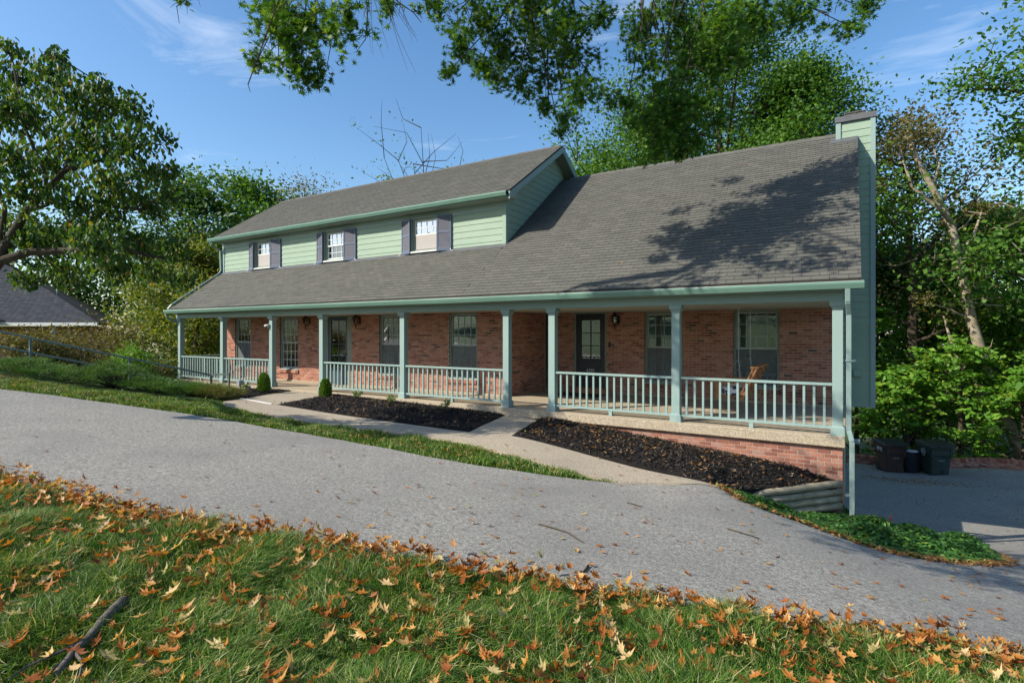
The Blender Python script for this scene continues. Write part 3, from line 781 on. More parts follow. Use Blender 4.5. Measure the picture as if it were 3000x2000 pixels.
# windows -----------------------------------------------------------
def window(x0, x1, z0, z1, y, cols, ru, rl, low='screen', back='curtain', rec=.07, sill=True, upper=False):
    yf = y+rec; fw = .055
    b = MB()
    b.box((x0, yf-.03, z0), (x0+fw, yf+.06, z1)); b.box((x1-fw, yf-.03, z0), (x1, yf+.06, z1))
    b.box((x0+fw, yf-.03, z1-fw), (x1-fw, yf+.06, z1)); b.box((x0+fw, yf-.03, z0), (x1-fw, yf+.06, z0+fw*.8))
    w = b.build('window', M['casing'], house)
    zm = (z0+z1)/2+.01
    xa, xb, za, zb = x0+fw, x1-fw, z0+fw*.8, z1-fw
    s = .035; sm = M['sashwhite'] if upper else M['sash']
    f = MB()
    f.box((xa, yf, zm-.02), (xb, yf+.035, zm+.025)).box((xa, yf+.001, zm), (xa+s, yf+.034, zb)).box((xb-s, yf+.001, zm), (xb, yf+.034, zb)).box((xa, yf+.002, zb-s), (xb, yf+.033, zb))
    f.box((xa, yf+.018, za), (xa+s, yf+.045, zm)).box((xb-s, yf+.018, za), (xb, yf+.045, zm)).box((xa, yf+.017, za), (xb, yf+.046, za+.045))
    f.build('sash', sm, w)
    mu = MB()
    for i in range(1, cols):
        x = xa+(xb-xa)*i/cols; mu.box((x-.008, yf+.014, zm+.02), (x+.008, yf+.024, zb-.03)); mu.box((x-.008, yf+.030, za+.04), (x+.008, yf+.040, zm-.02))
    for i in range(1, ru):
        z = zm+(zb-zm)*i/ru; mu.box((xa+.03, yf+.0135, z-.008), (xb-.03, yf+.0245, z+.008))
    for i in range(1, rl):
        z = za+(zm-za)*i/rl; mu.box((xa+.03, yf+.0295, z-.008), (xb-.03, yf+.0405, z+.008))
    mu.build('muntins', M['sashwhite'] if (upper or low == 'open') else M['sash'], w)
    MB().box((xa+s, yf+.026, zm+.02), (xb-s, yf+.029, zb-s)).build('pane', M['glassup'] if upper else M['glass'], w)
    MB().box((xa+s, yf+.042, za+.04), (xb-s, yf+.045, zm-.02)).build('pane', M['glass'], w)
    if low in ('screen', 'pale'):
        MB().box((xa+.012, yf+.006, za+.02), (xb-.012, yf+.010, zm-.021)).build('insect_screen', M['blind'] if low == 'pale' else M['screenmesh'], w)
    if back:
        c = MB(); n = 26
        for i in range(n):
            xx0 = xa+(xb-xa)*i/n; xx1 = xa+(xb-xa)*(i+1)/n
            y0_ = yf+.13+.012*math.sin(i*1.3); y1_ = yf+.13+.012*math.sin((i+1)*1.3)
            c.poly([(xx0,y0_,za),(xx1,y1_,za),(xx1,y1_,zb),(xx0,y0_,zb)], [(0,1,2,3)])
        c.build('curtain', M[back], w)
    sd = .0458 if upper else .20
    MB().box((x0, yf+sd, z0), (x1, yf+sd+(.0006 if upper else .01), z1)).build('unlit_room_panel', M['room'], w)  # near-black sheet stands in for the darkness of the unlit room
    if sill:
        sb = MB(); xx = x0-.06
        sl_ = MB().box((x0-.03, y-.015, z0-.012), (x1+.0, y+.09, z0+.012)).build('sill', M['sash'], w)
        me = MB().box((0, 0, 0), (.058, .12, .10)).mesh('brick', M['brick'])
        while xx < x1+.03:
            link('sill_brick', me, w, Vector((xx, y-.045, z0-.115))-worig(w)); xx += .0677
    return w

def scr():
    m, nt, b = nodes('insect_screen_mesh')
    t = nt.nodes.new('ShaderNodeBsdfTransparent'); b.inputs['Base Color'].default_value = (.16, .18, .19, 1); b.inputs['Roughness'].default_value = .8
    ms = nt.nodes.new('ShaderNodeMixShader'); ms.inputs[0].default_value = .5
    nt.links.new(b.outputs[0], ms.inputs[2]); nt.links.new(t.outputs[0], ms.inputs[1]); nt.links.new(ms.outputs[0], nt.nodes['Material Output'].inputs[0])
    return m
M['screenmesh'] = scr()
for i, o in enumerate(WIN): window(*o, WY, 4, 3, 3, 'screen' if i != 1 else 'open', 'curtain' if i < 2 else None)
for o in RWIN: window(*o, RY, 4, 3, 3, 'screen', None)
# upper windows with louvred shutters
def shutter(xh, sgn, z0, z1):
    """hinge edge stands off the wall, outer edge near the wall"""
    wd = .455; yh, yo = WY-.17, WY-.045
    hx = Vector((xh, yh, 0)); d = Vector((sgn*math.sqrt(wd*wd-(yh-yo)**2), yo-yh, 0)).normalized(); nrm = Vector((d.y*sgn, -d.x*sgn, 0))
    def L(u, t, z): return hx+d*u+nrm*t+Vector((0, 0, z))
    def bx(b, u0, u1, za, zb, t0, t1):
        b.poly([L(u0,t0,za),L(u1,t0,za),L(u1,t1,za),L(u0,t1,za),L(u0,t0,zb),L(u1,t0,zb),L(u1,t1,zb),L(u0,t1,zb)], [(0,3,2,1),(4,5,6,7),(0,1,5,4),(1,2,6,5),(2,3,7,6),(3,0,4,7)])
    b = MB(); st = .045
    bx(b, 0, st, z0, z1, -.016, .016); bx(b, wd-st, wd, z0, z1, -.016, .016)
    zm = (z0+z1)/2+.02
    for za, zb in ((z0, z0+.09), (zm-.025, zm+.025), (z1-.055, z1)): bx(b, st, wd-st, za, zb, -.015, .015)
    s = b.build('shutter', M['slate'], house)
    lv = MB()
    for za, zb in ((z0+.09, zm-.025), (zm+.025, z1-.055)):
        n = int((zb-za)/.030)
        for i in range(n):
            z = za+(zb-za)*i/n; k = (zb-za)/n
            lv.poly([L(st,.013,z+.002),L(wd-st,.013,z+.002),L(wd-st,-.012,z+k+.006),L(st,-.012,z+k+.006)], [(0,1,2,3)])
    lv.build('louvres', M['louvre'], s, kind='stuff')
    e = L(wd, .02, z0); MB().tube([e+Vector((-.03*sgn, -.02, .03)), e+Vector((.0, -.03, .05)), e+Vector((.02*sgn, -.03, .0)), e+Vector((.06*sgn, -.02, -.015)), e+Vector((.09*sgn, -.02, .01))], .008, 6).build('shutter_dog', M['white'], s)
M['louvre'] = paint('shutter_louvre', (.20, .20, .245), .6, .06, 4)
for i, (x0, x1) in enumerate(UWIN):
    w = window(x0, x1, 4.13, 5.10, WY-.115, 4, 2, 2, 'pale' if i != 1 else 'open', None if i == 1 else None, .08, False, True)
    MB().box((x0-.05, WY-.12, 4.06), (x0, WY+.01, 5.13)).box((x1, WY-.12, 4.06), (x1+.05, WY+.01, 5.13)).box((x0, WY-.119, 5.10), (x1, WY+.009, 5.13)).build('casing', M['casing'], w)
    MB().box((x0-.03, WY-.16, 4.085), (x1+.03, WY+.009, 4.13)).build('sill', M['sashwhite'], w)
    shutter(x0-.03, -1, 4.075, 5.12); shutter(x1+.03-.03, 1, 4.075, 5.12)

# doors -------------------------------------------------------------
x0, x1, z0, z1 = DOORL; yd = WY+.06
fr = MB().box((x0, yd-.03, 0.001), (x0+.07, yd+.08, z1)).box((x1-.22, yd-.03, 0.001), (x1, yd+.08, z1)).box((x0+.07, yd-.03, z1-.05), (x1-.22, yd+.08, z1)).build('door', M['casing'], house, 'glazed slate blue storm door between two columns')
a, c = x0+.08, x1-.235
MB().box((a, yd+.0, .02), (a+.11, yd+.04, 2.24)).box((c-.11, yd, .02), (c, yd+.04, 2.24)).box((a+.11, yd, 2.12), (c-.11, yd+.04, 2.24)).box((a+.11, yd, .02), (c-.11, yd+.04, .56)).build('leaf', M['door_blue'], fr)
MB().box((c, yd-.02, .02), (c+.014, yd+.03, 2.24)).build('weather_strip', M['white'], fr)
mu = MB()
for i in (1, 2, 3): mu.box((a+.11, yd+.016, .56+1.56*i/4-.008), (c-.11, yd+.026, .56+1.56*i/4+.008))
mu.box(((a+c)/2-.008, yd+.0155, .56), ((a+c)/2+.008, yd+.0265, 2.12)).build('muntins', M['door_blue'], fr)
MB().box((a+.11, yd+.028, .56), (c-.11, yd+.032, 2.12)).build('pane', M['glass'], fr)
MB().box((a, yd+.12, .02), (c, yd+.13, 2.24)).build('inner_door', M['door_blue'], fr)
MB().box((c-.09, yd-.05, 1.0), (c-.06, yd, 1.04)).box((c-.16, yd-.055, 1.005), (c-.06, yd-.035, 1.035)).build('handle', M['black'], fr)

x0, x1, z0, z1 = DOORR; yd = RY+.05
fr = MB().box((x0, yd-.03, .161), (x0+.06, yd+.09, z1)).box((x1-.06, yd-.03, .161), (x1, yd+.09, z1)).box((x0+.06, yd-.03, z1-.05), (x1-.06, yd+.09, z1)).build('door', M['casing'], house, 'dark front door with glass panes and the number 6302')
a, c = x0+.07, x1-.07
g0, g1_, h0, h1_ = a+.15, c-.15, .98, 2.08
MB().box((a, yd, .17), (g0, yd+.045, 2.26)).box((g1_, yd, .17), (c, yd+.045, 2.26)).box((g0, yd, h1_), (g1_, yd+.045, 2.26)).box((g0, yd, .17), (g1_, yd+.045, h0)).build('leaf', M['door_dark'], fr)
MB().box((g0-.02, yd-.012, h0-.28), (g1_+.02, yd-.001, h0-.04)).build('raised_panel', M['door_dark'], fr, bevel=.008)
MB().box((g0, yd+.02, h0), (g1_, yd+.024, h1_)).build('pane', M['glass'], fr)
mu = MB().box(((g0+g1_)/2-.014, yd+.004, h0), ((g0+g1_)/2+.014, yd+.018, h1_))
for i in (1, 2): mu.box((g0, yd+.0045, h0+(h1_-h0)*i/3-.012), (g1_, yd+.0175, h0+(h1_-h0)*i/3+.012))
mu.build('muntins', M['door_dark'], fr)
MB().box((a, yd+.2, .17), (c, yd+.21, 2.26)).build('unlit_hall_panel', M['room'], fr)  # near-black sheet behind the door glass, painted as the unlit hall
MB().lathe((c-.07, yd-.035, 1.12), [(-.02, .012), (0, .026), (.02, .012)], 10).build('handle', M['black'], fr)
tx = bpy.data.curves.new('house_number', 'FONT'); tx.body = '6302'; tx.size = .125; tx.extrude = .002; tx.align_x = 'CENTER'; tx.space_character = 1.05
tmp = bpy.data.objects.new('tmp', tx); COL.objects.link(tmp)
dg = bpy.context.evaluated_depsgraph_get(); me = bpy.data.meshes.new_from_object(tmp.evaluated_get(dg)); bpy.data.objects.remove(tmp)
me.materials.clear(); me.materials.append(M['white'])
num = link('house_number', me, fr, Vector(((a+c)/2, yd-.004, .59))-worig(fr)); num.rotation_euler = (R(90), 0, 0)
prop(num, 'house number 6302 in pale figures')
MB().box((-5.80, RY-.025, 1.31), (-5.74, RY, 1.46)).build('doorbell', M['black'], house, bevel=.008)
MB().box((-6.95, 13.35, .002), (-5.75, 14.1, .018)).build('door_mat', M['mat'], None, 'dark rubber mat on the porch before the front door', 'doormat')

# wall lanterns -----------------------------------------------------
def lantern(x, y, z, label):
    t = thing('wall_lantern', label, 'lantern', (x, y, z-.30), 'wall lanterns on the brick porch walls')
    MB().box((x+.03, y-.012, z-.12), (x+.10, y, z+.10)).tube([(x+.065, y-.01, z-.03), (x+.05, y-.07, z-.16), (x, y-.13, z-.20), (x, y-.13, z-.14)], .009, 6).build('bracket', M['black'], t)
    b = MB(); c = (x, y-.13, z)
    b.lathe(c, [(-.14, .03), (-.12, .055), (-.112, .055)], 6).lathe(c, [(.085, .12), (.10, .115), (.15, .05), (.17, .03), (.19, .038), (.22, .008), (.26, .004)], 6).lathe(c, [(-.31, .003), (-.25, .012), (-.16, .02), (-.14, .03)], 6)
    for k in range(6):
        q = 2*math.pi*(k+.5)/6; b.bar((x+.055*math.cos(q), y-.13+.055*math.sin(q), z-.115), (x+.105*math.cos(q), y-.13+.105*math.sin(q), z+.087), .008, .008)
    b.build('frame', M['black'], t)
    MB().lathe(c, [(-.112, .05), (.085, .10)], 6).build('glass', M['lampglass'], t)
    MB().lathe((x, y-.13, z-.06), [(-.05, .012), (0, .014), (.06, .008)], 8).build('candle_bulb', M['white'], t)
lantern(-16.02, WY, 2.12, 'black coach lantern on the wall left of the slate storm door')
lantern(-13.52, WY, 2.12, 'black coach lantern on the wall right of the slate storm door')
lantern(-5.57, RY, 2.08, 'black coach lantern beside the dark door numbered 6302')
# security camera on a column
t = thing('security_camera', 'small white security camera on a porch column', 'camera', (-15.72, 10.62, 1.86))
MB().tube([(-15.70, 10.62, 1.90), (-15.70, 10.58, 1.88), (-15.70, 10.56, 1.93)], .012, 6).build('mount', M['white'], t)
MB().tube([(-15.76, 10.50, 1.93), (-15.66, 10.60, 1.97)], .032, 10).build('body', M['white'], t)

# ------------------------------------------------------------------ porch swing
sx0, sx1, sy0, sy1 = -2.36, -1.86, 11.75, 13.3
t = thing('porch_swing', 'cedar bench swing hanging on chains behind the right railing', 'swing', ((sx0+sx1)/2, (sy0+sy1)/2, .40))
for i in range(5):
    x = sx0+.03+i*.105; MB().box((x, sy0, .43), (x+.085, sy1, .452)).build('seat_slat', M['wood'], t)
for x in (sx0, sx1-.03): MB().box((x-.012, sy0+.01, .35), (x+.028, sy1-.01, .43)).build('seat_rail', M['wood'], t)
for i in range(4):
    f = .12+i*.14; x = sx1+.01+f*.40; z = .46+f*.95
    MB().bar((x, sy0, z), (x, sy1, z), .02, .10, (.4, 0, 1)).build('back_slat', M['wood'], t)
for y in (sy0+.02, (sy0+sy1)/2, sy1-.02):
    MB().bar((sx1-.03, y, .38), (sx1+.25, y, 1.02), .04, .09, (1, 0, 0)).build('back_post', M['wood'], t)
MB().box((sx1+.16, sy0-.02, 1.01), (sx1+.31, sy1+.02, 1.04)).build('top_rail', M['wood'], t)
for y in (sy0-.02, sy1-.05):
    MB().box((sx0-.06, y, .685), (sx1+.06, y+.09, .712)).build('armrest', M['wood'], t)
    MB().bar((sx0+.05, y+.045, .36), (sx0+.03, y+.045, .69), .04, .07, (1, 0, 0)).build('arm_post', M['wood'], t)
def chain(p, q, nm):
    p = Vector(p); q = Vector(q); n = int((q-p).length/.034); b = MB()
    for i in range(n):
        a = p+(q-p)*(i/n); c = p+(q-p)*((i+1.15)/n); o_ = .008*(1 if i % 2 else -1)
        if i % 2: b.tube([a+Vector((.008,0,0)), c+Vector((.008,0,0))], .0035, 4, False).tube([a-Vector((.008,0,0)), c-Vector((.008,0,0))], .0035, 4, False)
        else: b.tube([a+Vector((0,.008,0)), c+Vector((0,.008,0))], .0035, 4, False).tube([a-Vector((0,.008,0)), c-Vector((0,.008,0))], .0035, 4, False)
    b.build(nm, M['chain'], t)
for y in (sy0+.02, sy1-.02):
    chain((-1.92, y, 1.18), (-1.92, y, 2.30), 'chain'); chain((-1.92, y, 1.18), (sx0+.03, y, .71), 'chain'); chain((-1.92, y, 1.18), (sx1-.02, y, .70), 'chain')
def pillow(x, y, z, w, d, hh, name, label, mat):
    b = MB(); n = 12; P = []
    for j in range(n+1):
        for i in range(n+1):
            u, v = i/n*2-1, j/n*2-1
            q = max(0, (1-abs(u)**3.2)*(1-abs(v)**3.2))**.55
            P.append((x+u*w/2*(1-.06*abs(v)), y+v*d/2*(1-.06*abs(u)), z+hh*q))
    F = [(j*(n+1)+i, j*(n+1)+i+1, (j+1)*(n+1)+i+1, (j+1)*(n+1)+i) for j in range(n) for i in range(n)]
    b.poly(P, F, True).poly([(a_, b_, z-(c_-z)*.15) for a_, b_, c_ in P], [f[::-1] for f in F], True)
    return based(b.build(name, mat, None, label, 'cushion'), (x, y, z-.01))
pillow(-2.12, 11.98, .465, .44, .42, .16, 'cushion', 'black and white cow print cushion at the near end of the swing', M['cow'])
pillow(-2.12, 12.62, .465, .44, .42, .15, 'cushion', 'black and white cow print cushion at the middle of the swing', M['cow'])

# ------------------------------------------------------------------ handrail by the left path
t = thing('handrail', 'dark green metal handrail on posts above the junipers', 'handrail', (-17.0, 9.4, h1(-17, 9.4)))
A_, B_ = Vector((-16.95, 9.47, .40)), Vector((-20.3, 4.35, 2.03))
MB().bar(A_, B_, .05, .05).build('top_rail', M['rail'], t); MB().bar(A_-Vector((0,0,.40)), B_-Vector((0,0,.40)), .045, .045).build('mid_rail', M['rail'], t)
for f in (0, .345, .72, .98):
    p = A_.lerp(B_, f); z = h1(p.x, p.y)-.1
    MB().bar((p.x, p.y, z), (p.x, p.y, p.z), .055, .055, (1, 0, 0)).build('post', M['rail'], t)
E2 = Vector((-16.45, 9.75, .44))
MB().bar(A_, E2, .05, .05).build('return_rail', M['rail'], t); MB().bar(A_-Vector((0,0,.40)), E2-Vector((0,0,.43)), .045, .045).build('return_rail', M['rail'], t)
MB().bar(E2, E2-Vector((0,0,.43)), .05, .05, (1,0,0)).build('return_post', M['rail'], t)

# ------------------------------------------------------------------ log retaining wall
t = thing('log_wall', 'retaining wall of four weathered round logs at the porch corner', 'retaining wall', (-.6, 9.9, -1.2))
rr = random.Random(4)
for i in range(4):
    z = -.775-i*.118; L = [Vector((-1.32+i*.16, 9.06+i*.19, z)), Vector((-.145, 10.47, z+.012))]
    pts = [L[0].lerp(L[1], k/8)+Vector((rr.uniform(-.008, .008), rr.uniform(-.008, .008), rr.uniform(-.006, .006))) for k in range(9)]
    MB().tube(pts, [.056+.006*rr.random() for _ in range(9)], 14).build('log', M['log'], t)
MB().box((-.36, 10.50, -1.4), (-.115, 10.575, -1.2)).build('foundation_block', M['brickpale'], house)
based(MB().lathe((.02, 10.26, -1.34), [(-.02, .06), (.03, .085), (.08, .085), (.13, .055), (.15, .01)], 10).build('ground_stone', M['mortar'], None, 'small round stone at the foot of the corner downspout', 'stone'), (.02, 10.26, -1.36))
sz = h1(.55, 10.6)
based(MB().frust((.55, 10.6), sz-.02, sz+.24, .02, .02, .015, .015).frust((.55, 10.6), sz+.18, sz+.30, .03, .03, .01, .01).build('marker_stake', M['stake'], None, 'short red marker stake in the ground cover', 'stake'), (.55, 10.6, sz))

# ------------------------------------------------------------------ wheelie bins, low wall
def cart(x, y, label, body, badge, rz):
    z0 = h1(x, y)+.012
    t = thing('wheelie_bin', label, 'bin', (x, y, z0), 'wheelie bins by the low wall')
    def place(o):
        return o
    b = MB(); n = 6
    prof = [(0, .50, .52), (.04, .54, .56), (.62, .60, .70), (.66, .66, .76), (.86, .68, .80), (.88, .72, .86), (.96, .72, .86)]
    pts = []
    for z, w, d in prof:
        c_ = .06
        yo = (d-.52)*.15
        for sx_, sy_ in ((-1,-1),(1,-1),(1,1),(-1,1)):
            for k in range(3):
                a0 = {(-1,-1): 180, (1,-1): 270, (1,1): 0, (-1,1): 90}[(sx_, sy_)]+k*45
                pts.append((sx_*(w/2-c_)+c_*math.cos(R(a0)), sy_*(d/2-c_)+c_*math.sin(R(a0))+yo, z))
    m_ = 12; f = [tuple(range(m_))[::-1], tuple((len(prof)-1)*m_+k for k in range(m_))]
    for i in range(len(prof)-1):
        for k in range(m_): f.append((i*m_+k, i*m_+(k+1) % m_, (i+1)*m_+(k+1) % m_, (i+1)*m_+k))
    def tr(p): return Matrix.Rotation(rz, 4, 'Z') @ Vector(p) + Vector((x, y, z0))
    MB().poly([tr(p) for p in pts], f).build('body', M[body], t)
    def xb(nm, mat, *bs):
        q = MB()
        for a_, c_ in bs:
            s_ = MB().box(a_, c_); q.poly([tr(p) for p in s_.v], s_.f)
        return q.build(nm, M[mat], t, bevel=.006)
    q = MB().poly([tr(p) for p in [(-.38,-.46,.955),(.38,-.46,.955),(.38,.42,1.0),(-.38,.42,1.0),(-.36,-.44,1.0),(.36,-.44,1.0),(.34,.05,1.07),(-.34,.05,1.07),(.36,.44,1.05),(-.36,.44,1.05)]],
                  [(0,1,5,4),(4,5,6,7),(7,6,8,9),(2,3,9,8),(1,2,8,6,5),(3,0,4,7,9),(0,3,2,1)]); lid = q.build('lid', M['binlid'], t)
    xb('lid_handle', 'binlid', ((-.16,-.52,.965),(.16,-.46,.99)))
    xb('grip_rib', body, ((-.26,-.385,.56),(.26,-.31,.60)), ((-.30,-.37,.60),(-.24,-.30,.86)), ((.24,-.37,.60),(.30,-.30,.86)))
    xb('catch_bar', 'print', ((-.10,-.335,.50),(.10,-.318,.514)))
    xb('catch_recess', 'black', ((-.11,-.318,.516),(.11,-.300,.60)))
    xb('foot_rib', body, ((.05,-.300,.0),(.24,-.262,.30)))
    xb('handle', body, ((-.26,.44,.93),(.26,.49,.965)), ((-.26,.40,.90),(-.22,.45,.96)), ((.22,.40,.90),(.26,.45,.96)))
    for s_ in (-1, 1):
        w = MB(); c_ = tr((s_*.25, .27, .13)); ax = Matrix.Rotation(rz, 4, 'Z') @ Vector((1, 0, 0))
        w.tube([c_-ax*.035, c_+ax*.035], .13, 16); wh = w.build('wheel', M['black'], t)
        MB().tube([c_-ax*.04, c_+ax*.04], .05, 10).build('hub', M['binlid'], wh)
    # badge printed on the left side
    q = MB()
    def sd(yy, zz): return tr((-(.30+.05*(zz-.04))-.018, yy, zz))
    if badge == 'panel':
        n = 10; up_ = [(-.16+.32*i/n, .84) for i in range(n+1)]; lo_ = [(-.16+.32*i/n, .70+.06*math.sin(math.pi*i/n)) for i in range(n+1)]
        q.poly([sd(*p) for p in up_+lo_], [(i, i+1, n+2+i, n+1+i) for i in range(n)])
        l2 = [(-.16+.32*i/n, .68+.06*math.sin(math.pi*i/n)) for i in range(n+1)]; l3 = [(-.16+.32*i/n, .66+.06*math.sin(math.pi*i/n)) for i in range(n+1)]
        q.poly([sd(*p) for p in l2+l3], [(i, i+1, n+2+i, n+1+i) for i in range(n)])
    else:
        n = 24; a_ = [(.12*math.cos(2*math.pi*i/n), .74+.10*math.sin(2*math.pi*i/n)) for i in range(n)]; b_ = [(.085*math.cos(2*math.pi*i/n), .74+.075*math.sin(2*math.pi*i/n)) for i in range(n)]
        q.poly([sd(*p) for p in a_+b_], [(i, (i+1) % n, n+(i+1) % n, n+i) for i in range(n)])
        q.poly([sd(*p) for p in [(-.06,.70),(0,.80),(.06,.70),(.03,.69),(0,.75),(-.03,.69)]], [(0,1,4,5),(1,2,3,4)])
        q.poly([sd(*p) for p in [(-.10,.615),(.10,.615),(.10,.60),(-.10,.60)]], [(0,1,2,3)])
    q.build('badge', M['print'], t)
cart(1.17, 22.75, 'brown wheelie bin with a white label on its side', 'binbrown', 'panel', R(26))
cart(2.36, 22.45, 'dark green wheelie bin with a round white emblem', 'bingreen', 'ring', R(24))
z0 = h1(1.75, 22.75)+.012
t = thing('trash_can', 'small dark grey open trash can between the two wheelie bins', 'bin', (1.76, 22.75, z0))
MB().lathe((1.76, 22.75, z0), [(0, .21), (.02, .225), (.66, .27), (.70, .285), (.72, .285), (.72, .265), (.60, .255)], 20).build('body', M['bingrey'], t)
rr = random.Random(2); q = MB()
for i in range(9):
    a = rr.uniform(0, 6.3); r0 = rr.uniform(.02, .15)
    q.lathe((1.76+r0*math.cos(a), 22.75+r0*math.sin(a), z0+.60), [(0, .09), (.08, .10), (.13, .05), (.15, .01)], 7)
q.build('bag_top', M['bag'], t)

t = thing('low_brick_wall', 'low brick edging wall along the far side of the lower drive', 'wall', (5, 24.1, -2.8))
x = -.1; body = MB(); xs_ = np.arange(-.1, 10.6, .5)
for a_, b_ in zip(xs_, xs_[1:]):
    zz = min(h1(a_, 23.9), h1(b_, 23.9)); body.box((a_, 23.93, zz-.4), (b_, 24.2, (h1(a_, 23.9)+h1(b_, 23.9))/2+.20))
body.build('core', M['mortar'], t)
me = MB().box((0, 0, 0), (.062, .30, .10)).mesh('brick', M['brick']); me2 = MB().box((0, 0, 0), (.195, .06, .058)).mesh('brick', M['brick']); nb = 0
while x < 10.4 and nb < 155:
    link('brick', me, t, Vector((x, 23.915, h1(x, 23.9)+.205))-worig(t)); x += .0705; nb += 1
x = -.1
while x < 8.6:
    for k in range(3): link('brick', me2, t, Vector((x+(k % 2)*.1, 23.92, h1(x, 23.9)+.002+k*.0677))-worig(t))
    x += .205
# electrical box, post light in the bed on the left, path light
z0 = h1(-14.75, 9.85)+.06
based(MB().frust((-14.75, 9.85), z0-.05, z0+.16, .30, .24, .20, .15).frust((-14.75, 9.85), z0+.16, z0+.19, .20, .15, .12, .09).build('utility_box', M['white'], None, 'small white utility cover in the left mulch bed', 'utility box', bevel=.02), (-14.75, 9.85, z0-.05))
z0 = h1(-16.6, 10.3)
t = thing('path_light', 'short grey square post light at the left porch edge', 'light', (-16.75, 10.3, z0))
MB().box((-16.78, 10.27, z0-.05), (-16.72, 10.33, z0+.30)).build('stem', M['pvc'], t)
MB().box((-16.83, 10.22, z0+.30), (-16.67, 10.38, z0+.42)).frust((-16.75, 10.3), z0+.42, z0+.46, .18, .18, .06, .06).build('head', M['pvc'], t)

# ------------------------------------------------------------------ neighbour's house, turned to face the road
TH = R(31.864)
def C2W(r_, z_, h_): return Vector((math.cos(TH)*r_-math.sin(TH)*z_, math.sin(TH)*r_+math.cos(TH)*z_, h_))
o0 = C2W(-26, 31, 0); o0.z = h1(o0.x, o0.y)
nb_ = thing('neighbour_house', 'neighbouring house with a dark hipped roof behind the shrubs', 'house', o0)
e1, e2, e3 = C2W(-42, 27, 2.2), C2W(-20.5, 27, 2.2), C2W(-25.5, 36, 2.2)
apex, apex2 = C2W(-30.1, 32.1, 6.0), C2W(-42, 32.1, 6.0)
rf = MB().poly([e1, e2, apex, apex2], [(0,1,2,3)]).poly([e2, e3, apex], [(0,1,2)]).poly([apex, e3, C2W(-42, 38, 2.2), apex2], [(0,1,2,3)]).build('roof', M['deck'], nb_)
q = MB(); rows_ = 40
for i in range(rows_):
    f0, f1 = i/rows_, (i+1)/rows_
    a0, b0, a1, b1 = e1.lerp(apex2, f0), e2.lerp(apex, f0), e1.lerp(apex2, f1), e2.lerp(apex, f1)
    n_ = 60
    for k in range(n_):
        u0, u1 = k/n_+.002, (k+1)/n_-.001; s_ = (i % 2)*.5/n_
        p = [a0.lerp(b0, min(1, u0+s_)), a0.lerp(b0, min(1, u1+s_)), a1.lerp(b1, min(1, u1+s_)), a1.lerp(b1, min(1, u0+s_))]
        q.poly([p[0]+Vector((0,0,.035)), p[1]+Vector((0,0,.035)), p[2]+Vector((0,0,.012)), p[3]+Vector((0,0,.012)), p[0]+Vector((0,0,.005)), p[1]+Vector((0,0,.005))], [(0,1,2,3),(4,5,1,0)])
q.build('shingle_courses', M['roofdark'], rf, kind='stuff')
q = MB().bar(C2W(-42, 26.95, 2.15), C2W(-20.5, 26.95, 2.15), .12, .14).build('gutter', M['white'], nb_)
q = MB().poly([C2W(-42,27,2.05), C2W(-20.6,27,2.05), C2W(-20.6,28.2,2.0), C2W(-42,28.2,2.0)], [(0,1,2,3)]).build('soffit', M['blind'], nb_)
w0 = [C2W(-42,28.2,2.0), C2W(-21.5,28.2,2.0), C2W(-26,36,2.0)]
MB().poly([w0[0], w0[1], w0[1]-Vector((0,0,4)), w0[0]-Vector((0,0,4))], [(0,1,2,3)]).poly([w0[1], w0[2], w0[2]-Vector((0,0,4)), w0[1]-Vector((0,0,4))], [(0,1,2,3)]).build('wall', M['brick'], nb_)
p = C2W(-23.0, 27.3, 0); MB().bar((p.x, p.y, h1(p.x, p.y)-.5), (p.x, p.y, 2.1), .12, .12, (1,0,0)).build('post', M['white'], nb_)
p = C2W(-24.2, 29.0, 3.72); MB().tube([p, p+Vector((0,0,.5))], .06, 8).build('vent_pipe', M['pvc'], nb_)
MB().poly([C2W(-27.2,26.5,2.25), C2W(-24.9,26.5,2.25), C2W(-27.2,26.5,3.4)], [(0,1,2)]).build('gable_panel', M['white'], nb_)
MB().bar(C2W(-27.3,26.45,3.5), C2W(-24.75,26.45,2.28), .3, .06).build('gable_rake', M['roofdark'], nb_)

# ------------------------------------------------------------------ trees and shrubs
def fol(name, T, pos, Rm, sc, mat, parent=None, off=(0, 0, 0), **kw):
    V, F = stamp(T[0], T[1], pos-np.array(off), Rm, sc)
    o = link(name, np_mesh(name, V, F, M[mat]), parent); return prop(o, **kw)

def blobs(bl, n_per_area, rng, shell=.5):
    P = []
    for x, y, z, r in bl:
        n = int(n_per_area*r*r)
        q = rng.normal(size=(n, 3)); q /= np.linalg.norm(q, axis=1, keepdims=True)
        q *= (rng.uniform(0, 1, (n, 1))**shell)*r*rng.uniform(.75, 1.12, (n, 1)); q[:, 2] *= .85
        P.append(q+np.array((x, y, z)))
    return np.vstack(P)

def lump(P, f, s=0):
    x, y, z = P[:, 0]*f+s, P[:, 1]*f+s*2, P[:, 2]*f
    return (np.sin(x*1.3+np.sin(y*1.7+z))+np.sin(y*1.1+np.sin(z*1.9+x))+np.sin(z*1.5+np.sin(x*1.6+y)))/2

